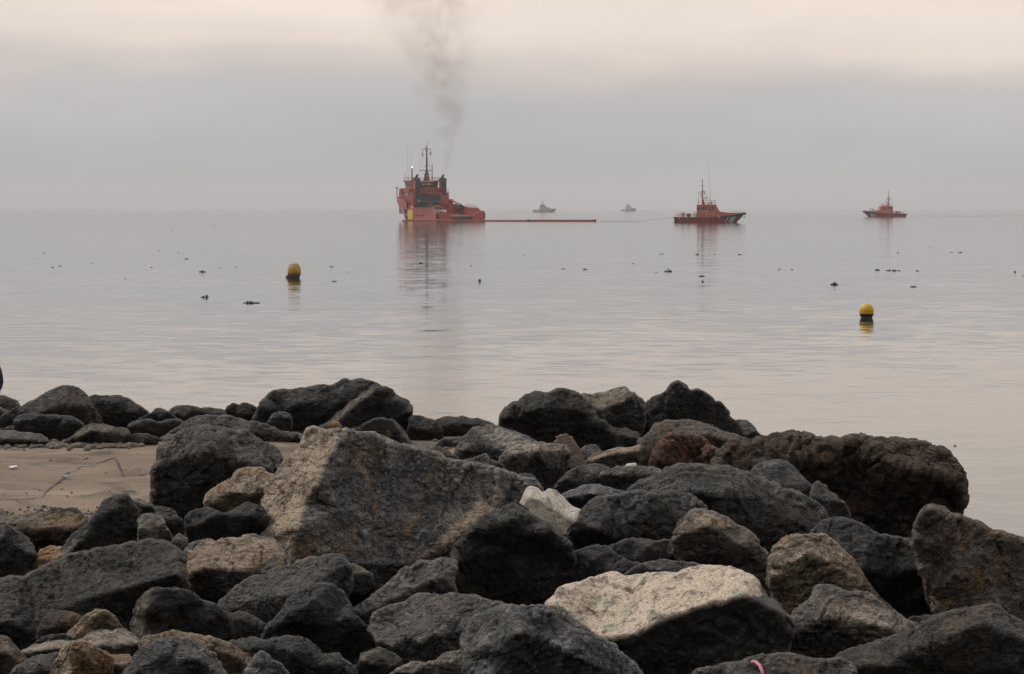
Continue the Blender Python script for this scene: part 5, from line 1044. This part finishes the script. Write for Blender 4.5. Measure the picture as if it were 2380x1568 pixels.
# ---------------------------------------------------------------- yellow bathing-zone buoys
m_buoyA = painted('weathered_yellow', (.40, .26, .030), .55, .5, dirtc=(.16, .13, .05))
m_buoyB = painted('bright_yellow', (.56, .36, .012), .45, .25)
m_drop = painted('bird_lime', (.36, .33, .24), .8, .3)
def buoy(px, py, R_, label, old):
    p = on_water(px, py); t = empty('buoy', (p.x, p.y, 0)); tag(t, label, 'buoy')
    my = m_buoyA if old else m_buoyB
    z0, ks = (1.0, 1.32) if old else (.98, 1.10); zs = .80 if old else .66      # waist and seam heights in radii
    dome = [(R_ * math.cos(a), R_ * z0 + R_ * ks * math.sin(a)) for a in np.linspace(0, math.pi / 2 - .02, 12)]
    MB().lathe([(R_ * .97, R_ * zs), (R_, R_ * (zs + .06))] + dome, n=28).build('upper_float', my, t, True)
    MB().lathe([(R_ * 1.0, R_ * (zs - .06)), (R_ * 1.05, R_ * (zs - .03)), (R_ * 1.05, R_ * (zs + .03)), (R_ * 1.0, R_ * (zs + .06))], n=28).build('seam_flange', my, t, True)
    MB().lathe([(R_ * .6, -.5 * R_), (R_ * .70, -.1 * R_), (R_ * .78, .08 * R_), (R_ * .95, .42 * R_), (R_ * 1.0, (zs - .05) * R_)], n=28).build('lower_float', M_BLK if not old else painted('slimed_yellow', (.13, .085, .02), .6, .6), t, True)
    MB().lathe([(R_ * .76, -.2 * R_), (R_ * .77, .0), (R_ * .84, .16 * R_)], n=28).build('weed_band', M_SOOT, t, True)
    if old:
        MB().ball((-R_ * .98, 0, .06), .12, 8, 6).build('mooring_float', painted('rusty_orange', (.25, .08, .03), .7, .4), t)
        MB().lathe([(R_ * math.cos(a) + .004, R_ * z0 + R_ * ks * math.sin(a) + .004) for a in np.linspace(.75, math.pi / 2 - .02, 8)], n=28).build('lime_crust', m_drop, t, True)
    return t
buoy(684, 645, .385, 'weathered yellow buoy with a grey-crusted top and a small float beside it', True)
buoy(2014, 738.5, .262, 'clean bright yellow round-topped buoy with a black bottom', False)
# ================================================================ drift on the water, small things ashore, smoke, haze
m_drift = rockmat('wet_drift', (.012, .012, .014), (.030, .028, .026), rough=.45)
m_blue = painted('blue_plastic', (.05, .10, .20), .4, .3)
def lump(px, py, w, h, seed, kind=0):
    """floating clump: w, h in picture pixels"""
    p = on_water(px, py); m = p.y / FPX; W = w * m; H = max(h * m, .03) * .8; W *= .92
    rng = random.Random(seed); mb = MB(); n = max(3, int(w / 5))
    if kind == 0:     # hummocky clump of weed and wood
        for k in range(n):
            u = (k + .5) / n - .5 + rng.uniform(-.05, .05)
            hh = H * (rng.uniform(.55, 1.0) if abs(u) < .3 else rng.uniform(.25, .5)); rr = W / n * rng.uniform(.6, .9)
            nb0 = len(mb.v); mb.ball((u * W, rng.uniform(-.2, .2) * W, hh * .1), rr, 8, 6, hh / rr * .9)
            for i in range(nb0, len(mb.v)):
                v = mb.v[i]; f = 1 + rng.uniform(-.18, .18); mb.v[i] = (v[0] * 1.0 + rng.uniform(-.1, .1) * rr, v[1], v[2] * f)
    elif kind == 1:   # flat plank or mat
        V = []; nn = 7
        for k in range(nn):
            u = k / (nn - 1) - .5; hh = H * (.55 + .45 * math.cos(u * 2.8)) * rng.uniform(.7, 1.1)
            dpt = .3 * W * (1 - .5 * abs(u) * 2) + .05
            V.append([(u * W, -dpt, -.03), (u * W, -dpt * .8, hh * .8), (u * W, dpt * .8, hh), (u * W, dpt, -.03)])
        mb.loft(V)
    else:             # single knob
        mb.ball((0, 0, H * .3), W / 2, 9, 7, H / W * 1.3)
        for i in range(len(mb.v)):
            v = mb.v[i]; mb.v[i] = (v[0] * rng.uniform(.85, 1.15), v[1] * rng.uniform(.85, 1.15), v[2] * rng.uniform(.9, 1.1))
    o = mb.build('driftwood', m_drift, None, True); o.location = (p.x, p.y, 0); return o
GL = 'drift scattered on the water'
named = [(471, 632, 15, 8, 0, 'dark rounded drift clump trailing a tail, level with the weathered buoy'),
         (477, 691, 20, 8, 0, 'dark boxy drift lump with a little peak, nearer the rocks than the weathered buoy'),
         (584, 704, 37, 6, 0, 'two-humped drift clump like a swimmer, below the weathered buoy'),
         (777, 653.5, 13, 2.5, 1, 'flat floating stick just right of the weathered buoy'),
         (979, 612, 10, 4, 0, 'drift lump lying in the reflection of the tug'),
         (1115, 652.5, 7, 6, 2, 'small round dark float right of the tug reflection'),
         (1552, 630.5, 18, 4.5, 0, 'long dark drift mat in front of the towing launch'),
         (1631, 642, 13, 5, 0, 'small peaked drift clump with a knob in front of it'),
         (1633, 654.5, 5, 4, 2, 'dark knob floating just in front of a peaked drift clump'),
         (1939, 661, 17, 8, 0, 'pointed drift lump between the farther launch and the bright buoy'),
         (2076, 629, 40, 4, 0, 'long ragged raft of drift below the farther launch'),
         (2123, 666, 16, 2.5, 1, 'flat dark plank floating up from the bright buoy'),
         (1360, 625.5, 11, 4, 0, 'drift lump beside a thin stick below the end of the boom'),
         (1621, 591, 9, 4, 0, 'far drift lump straight below the towing launch'),
         (2359, 632.5, 5, 5, 2, 'round dark float at the right-hand limit of the view')]
for i, (x, y, w, h, kd, lab) in enumerate(named): tag(lump(x, y, w, h, 100 + i, kd), lab, 'driftwood', GL)
o = lump(2039, 627.5, 12, 4, 55, 1); o.name = 'floating_tub'; o.data.materials.clear(); o.data.materials.append(m_blue); tag(o, 'dark blue floating object beside the long raft of drift', 'driftwood', GL)
tiny = [(102, 587.5, 7, 2), (122, 621, 7, 2), (139, 618, 6, 2), (214, 612, 5, 1.5), (155, 537, 4, 1.5), (352, 621, 6, 1.5), (370, 581.5, 5, 1.5), (401, 535, 4, 1.5), (433, 601.5, 10, 2), (512, 622, 5, 1.5), (548, 620.5, 5, 1.5), (497, 527, 4, 1.5),
        (414, 586, 4, 1.5), (291, 648, 5, 1.5), (770, 619.5, 10, 2), (807, 632, 4, 2), (1095, 617.5, 5, 2), (1217, 592, 3, 2), (1309, 624, 10, 2), (1525, 632.5, 3, 2), (1537, 590, 14, 1.5), (1552, 625, 5, 1.5),
        (1660, 591.5, 6, 1.5), (1719, 591, 9, 2), (1812, 625.5, 10, 2), (2087, 587.5, 6, 2), (2132, 629, 9, 2), (2212, 586, 5, 2), (2232, 586.5, 8, 2), (2163, 574, 3, 1.5), (1841, 626, 6, 1.5), (1472, 612, 6, 1.5), (2378, 641, 4, 2), (2220, 1039, 9, 3)]
for i, (x, y, w, h) in enumerate(tiny): tag(lump(x, y, w, h, 300 + i, 1 if i % 3 else 0), 'tiny dark scrap of drift floating on the calm water', 'driftwood', GL)

# things lying ashore
def flat_scrap(px, py, w, h, matl, name, label, z):
    p = on_water(px, py, z); m = p.y / FPX; rng = random.Random(int(px)); V = []; n = 9
    for k in range(n):
        a = 2 * math.pi * k / n; r_ = rng.uniform(.8, 1.2); V.append((math.cos(a) * w * m / 2 * r_, math.sin(a) * w * m * .9 * r_, .012 + rng.uniform(0, h * m)))
    V2 = [(x * .96, y * .96, zz - .008) for x, y, zz in V]
    mb = MB().add(V + V2, [tuple(range(n)), tuple(range(2 * n - 1, n - 1, -1))] + [(k, n + k, n + (k + 1) % n, (k + 1) % n) for k in range(n)])
    o = mb.build(name, matl); o.location = (p.x, p.y, z + .012); tag(o, label, 'litter'); return o
flat_scrap(32, 1093, 19, 3, M_WHT, 'litter_sheet', 'white scrap of litter lying on the concrete apron', ZP)
flat_scrap(152, 1115, 14, 3, painted('pale_blue_plastic', (.14, .26, .34), .5, .3), 'litter_strip', 'small pale blue scrap lying beside the crack in the apron', ZP)
# pink cord hanging over the bottom stone
cp = [at(np.array(x), np.array(y), d) for x, y, d in ((1748, 1540, 11.72), (1757, 1541, 11.56), (1766, 1549, 11.50), (1771, 1562, 11.47), (1776, 1580, 11.45))]
tag(MB().tube([Vector(p) for p in cp], .008, 8).build('cord', painted('pink_nylon', (.60, .20, .26), .6, .2), None, True), 'short length of pink cord hanging over the grey bottom stone', 'cord')
# weathered driftwood board jammed among the crest stones
m_wood = rockmat('weathered_wood', (.040, .028, .020), (.105, .075, .052), (.15, .105, .07), scale=1.6)
dw = empty('driftwood', tuple(at(np.array(1335.), np.array(1088.), 20.3))); tag(dw, 'splintered brown driftwood jammed upright below the mottled boulder', 'driftwood')
dl = Vector(dw.location)
for i, pts in enumerate([((1291, 1018), (1318, 1010), (1364, 1080), (1340, 1092)), ((1300, 1012), (1330, 1018), (1352, 1052), (1345, 1078)), ((1286, 1030), (1300, 1020), (1342, 1086), (1328, 1094))]):
    V = [];
    for j in range(9):
        u = j / 8; a = np.array(pts[0]) * (1 - u) + np.array(pts[3]) * u; c_ = np.array(pts[1]) * (1 - u) + np.array(pts[2]) * u
        jt = .5 * math.sin(j * 2.1 + i); dd = 20.25 + i * .08 - .1 * u
        A = at(np.array(a[0] + jt), np.array(a[1]), dd); B = at(np.array(c_[0] + jt), np.array(c_[1]), dd + .03)
        V.append([tuple(Vector(A) - dl), tuple(Vector(B) - dl), tuple(Vector(B) - dl + Vector((0, .06, 0))), tuple(Vector(A) - dl + Vector((0, .06, 0)))])
    MB().loft(V).build('splinter', m_wood, dw)
tw = MB(); A = [Vector(at(np.array(x), np.array(y), 17.95)) for x, y in ((770, 986), (779, 990), (790, 1000))]
tw.tube(A, [.02, .035, .03], 7); tag(tw.build('wood_chip', painted('fresh_wood', (.20, .10, .045), .8, .3), None, True), 'small reddish chip of wood on top of the biggest boulder', 'driftwood')

# gravel: loose pebbles along the apron's edges
m_gravel = rockmat('mixed_gravel', (.05, .04, .033), (.20, .16, .125), (.30, .25, .20), scale=4)
rg = random.Random(12); mb = MB()
def pebble(x, y, z, r_):
    V = []; n, mm = 6, 4; sx, sy, szz = rg.uniform(.7, 1.3), rg.uniform(.7, 1.3), rg.uniform(.45, .8)
    nb0 = len(mb.v); mb.ball((0, 0, 0), r_, n, mm, 1)
    for i in range(nb0, len(mb.v)):
        v = mb.v[i]; f = rg.uniform(.8, 1.2); mb.v[i] = (x + v[0] * sx * f, y + v[1] * sy * f, z + v[2] * szz)
for k in range(420):
    u = rg.random(); px = rg.uniform(-20, 330); p = on_water(px, 1037 + rg.gauss(0, 4), ZP); pebble(p.x, p.y, ZP + .012, rg.uniform(.012, .045) * (1.5 if rg.random() < .1 else 1))
for k in range(900):
    px = rg.uniform(-30, 330); py = 1222 - abs(rg.gauss(0, 14)); p = on_water(px, py, ZP); pebble(p.x, p.y, ZP + .008, rg.uniform(.006, .022) * (2.0 if rg.random() < .06 else 1))
for k in range(70):
    p = on_water(rg.uniform(-30, 480), rg.uniform(1045, 1215), ZP); pebble(p.x, p.y, ZP + .006, rg.uniform(.005, .016) * (2.2 if rg.random() < .05 else 1))
for k in range(260):
    p = on_water(rg.uniform(930, 1065), 1040 + rg.gauss(0, 3), ZP); pebble(p.x, p.y, ZP + .008, rg.uniform(.008, .03))
tag(mb.build('gravel', m_gravel, None, True), 'loose gravel strewn along the edges of the apron', 'gravel', kind='stuff')
# rubble: unsized chips filling the hollows between the armour stones
mb = MB(); rg = random.Random(5)
for k in range(2600):
    y = rg.uniform(9.5, 24); x = rg.uniform(-.22, .22) * y
    z = float(ground_z(np.array(x), np.array(y)))
    if z < .4: continue
    pebble(x, y, z + .06, rg.uniform(.04, .13))
tag(mb.build('rubble', RM['dark'], None, True), 'small broken rubble filling the hollows between the boulders', 'rubble', kind='stuff')

# the figure at the left edge, seated on the skyline stones
sp_ = at(np.array(-33.), np.array(975.), 27.6)
make_person(tuple(sp_), R(160), 'person in a dark navy padded jacket sitting on the stones by the water', 'seated', suit=M_BLU)

# ---------------------------------------------------------------- exhaust smoke over the starboard funnel
fx = Vector(tug.matrix_basis @ Vector((31.9, -4.35, 13.4)))
m_smoke = bpy.data.materials.new('exhaust_smoke'); m_smoke.use_nodes = True
nt = m_smoke.node_tree; nt.nodes.remove(nt.nodes['Principled BSDF']); out = nt.nodes['Material Output']
pv = nd(nt, 'ShaderNodeVolumePrincipled'); pv.inputs['Color'].default_value = (.42, .33, .26, 1); lk(nt, pv.outputs[0], out.inputs['Volume'])
tc = nd(nt, 'ShaderNodeTexCoord'); sx = nd(nt, 'ShaderNodeSeparateXYZ')
nw = setin(nd(nt, 'ShaderNodeTexNoise'), Scale=.075, Detail=2.0); lk(nt, tc.outputs['Object'], nw.inputs['Vector'])
s0 = nd(nt, 'ShaderNodeVectorMath', operation='SUBTRACT'); s0.inputs[1].default_value = (.5, .5, .5); lk(nt, nw.outputs['Color'], s0.inputs[0])
lk(nt, tc.outputs['Object'], sx.inputs[0])
def M2(op, a, b_=None):
    n = nd(nt, 'ShaderNodeMath', operation=op)
    for i, v in enumerate((a, b_)):
        if v is None: continue
        if isinstance(v, (int, float)): n.inputs[i].default_value = v
        else: lk(nt, v, n.inputs[i])
    return n.outputs[0]
Z = sx.outputs[2]
zc = M2('MAXIMUM', Z, 0.0)
wob_ = nd(nt, 'ShaderNodeVectorMath', operation='MULTIPLY'); wob_.inputs[1].default_value = (1, 1, 0); lk(nt, s0.outputs[0], wob_.inputs[0])
wsc = nd(nt, 'ShaderNodeVectorMath', operation='SCALE'); lk(nt, wob_.outputs[0], wsc.inputs[0]); lk(nt, M2('MINIMUM', M2('MULTIPLY', zc, .75), 16.0), wsc.inputs['Scale'])
sw = nd(nt, 'ShaderNodeSeparateXYZ'); lk(nt, wsc.outputs[0], sw.inputs[0])
ax_ = M2('ADD', 0.4, M2('ADD', M2('MULTIPLY', zc, .16), M2('MULTIPLY', M2('POWER', M2('DIVIDE', zc, 10.0), 2.0), -.5)))
dx_ = M2('SUBTRACT', M2('ADD', sx.outputs[0], sw.outputs[0]), ax_)
dy_ = M2('ADD', sx.outputs[1], sw.outputs[1])
rr = M2('SQRT', M2('ADD', M2('MULTIPLY', dx_, dx_), M2('MULTIPLY', dy_, dy_)))
Rz = M2('ADD', .8, M2('MULTIPLY', zc, .38))
fall = M2('SUBTRACT', 1.0, M2('DIVIDE', rr, Rz)); fall = M2('MAXIMUM', fall, 0.0)
nf = setin(nd(nt, 'ShaderNodeTexNoise'), Scale=.16, Detail=5.0, Roughness=.6, Distortion=.4); lk(nt, tc.outputs['Object'], nf.inputs['Vector'])
den = M2('MULTIPLY', M2('MULTIPLY', fall, mrange(nt, nf.outputs['Fac'], .43, .70, 0, 1.0)), M2('DIVIDE', .25, M2('ADD', 1.0, M2('MULTIPLY', zc, .075))))
lk(nt, den, pv.inputs['Density'])
mb = MB(); secs = []
for k in range(9):
    z = -.2 + k * 9.5; axx = .4 + .16 * z - .5 * (z / 10) ** 2; Rr = 1.4 + z * .38 + min(max(z, 0) * .75, 16) * .28
    secs.append([(axx + Rr * math.cos(a), Rr * math.sin(a), z) for a in np.linspace(0, 2 * math.pi, 17)[:-1]])
mb.loft(secs)
sm = mb.build('exhaust_smoke', m_smoke); sm.location = fx; tag(sm, 'thin brown-grey exhaust smoke rising from the tug funnel', 'smoke', kind='stuff')

# ---------------------------------------------------------------- sea haze
m_haze = bpy.data.materials.new('sea_haze'); m_haze.use_nodes = True
nt = m_haze.node_tree; nt.nodes.remove(nt.nodes['Principled BSDF']); out = nt.nodes['Material Output']
pv = nd(nt, 'ShaderNodeVolumePrincipled'); pv.inputs['Color'].default_value = (.84, .85, .88, 1); pv.inputs['Density'].default_value = .00013
lk(nt, pv.outputs[0], out.inputs['Volume'])
hz = MB().box(-14500, 14500, -900, 14500, -4, 118).build('haze', m_haze); tag(hz, 'pale haze lying over the sea', 'haze', kind='stuff')
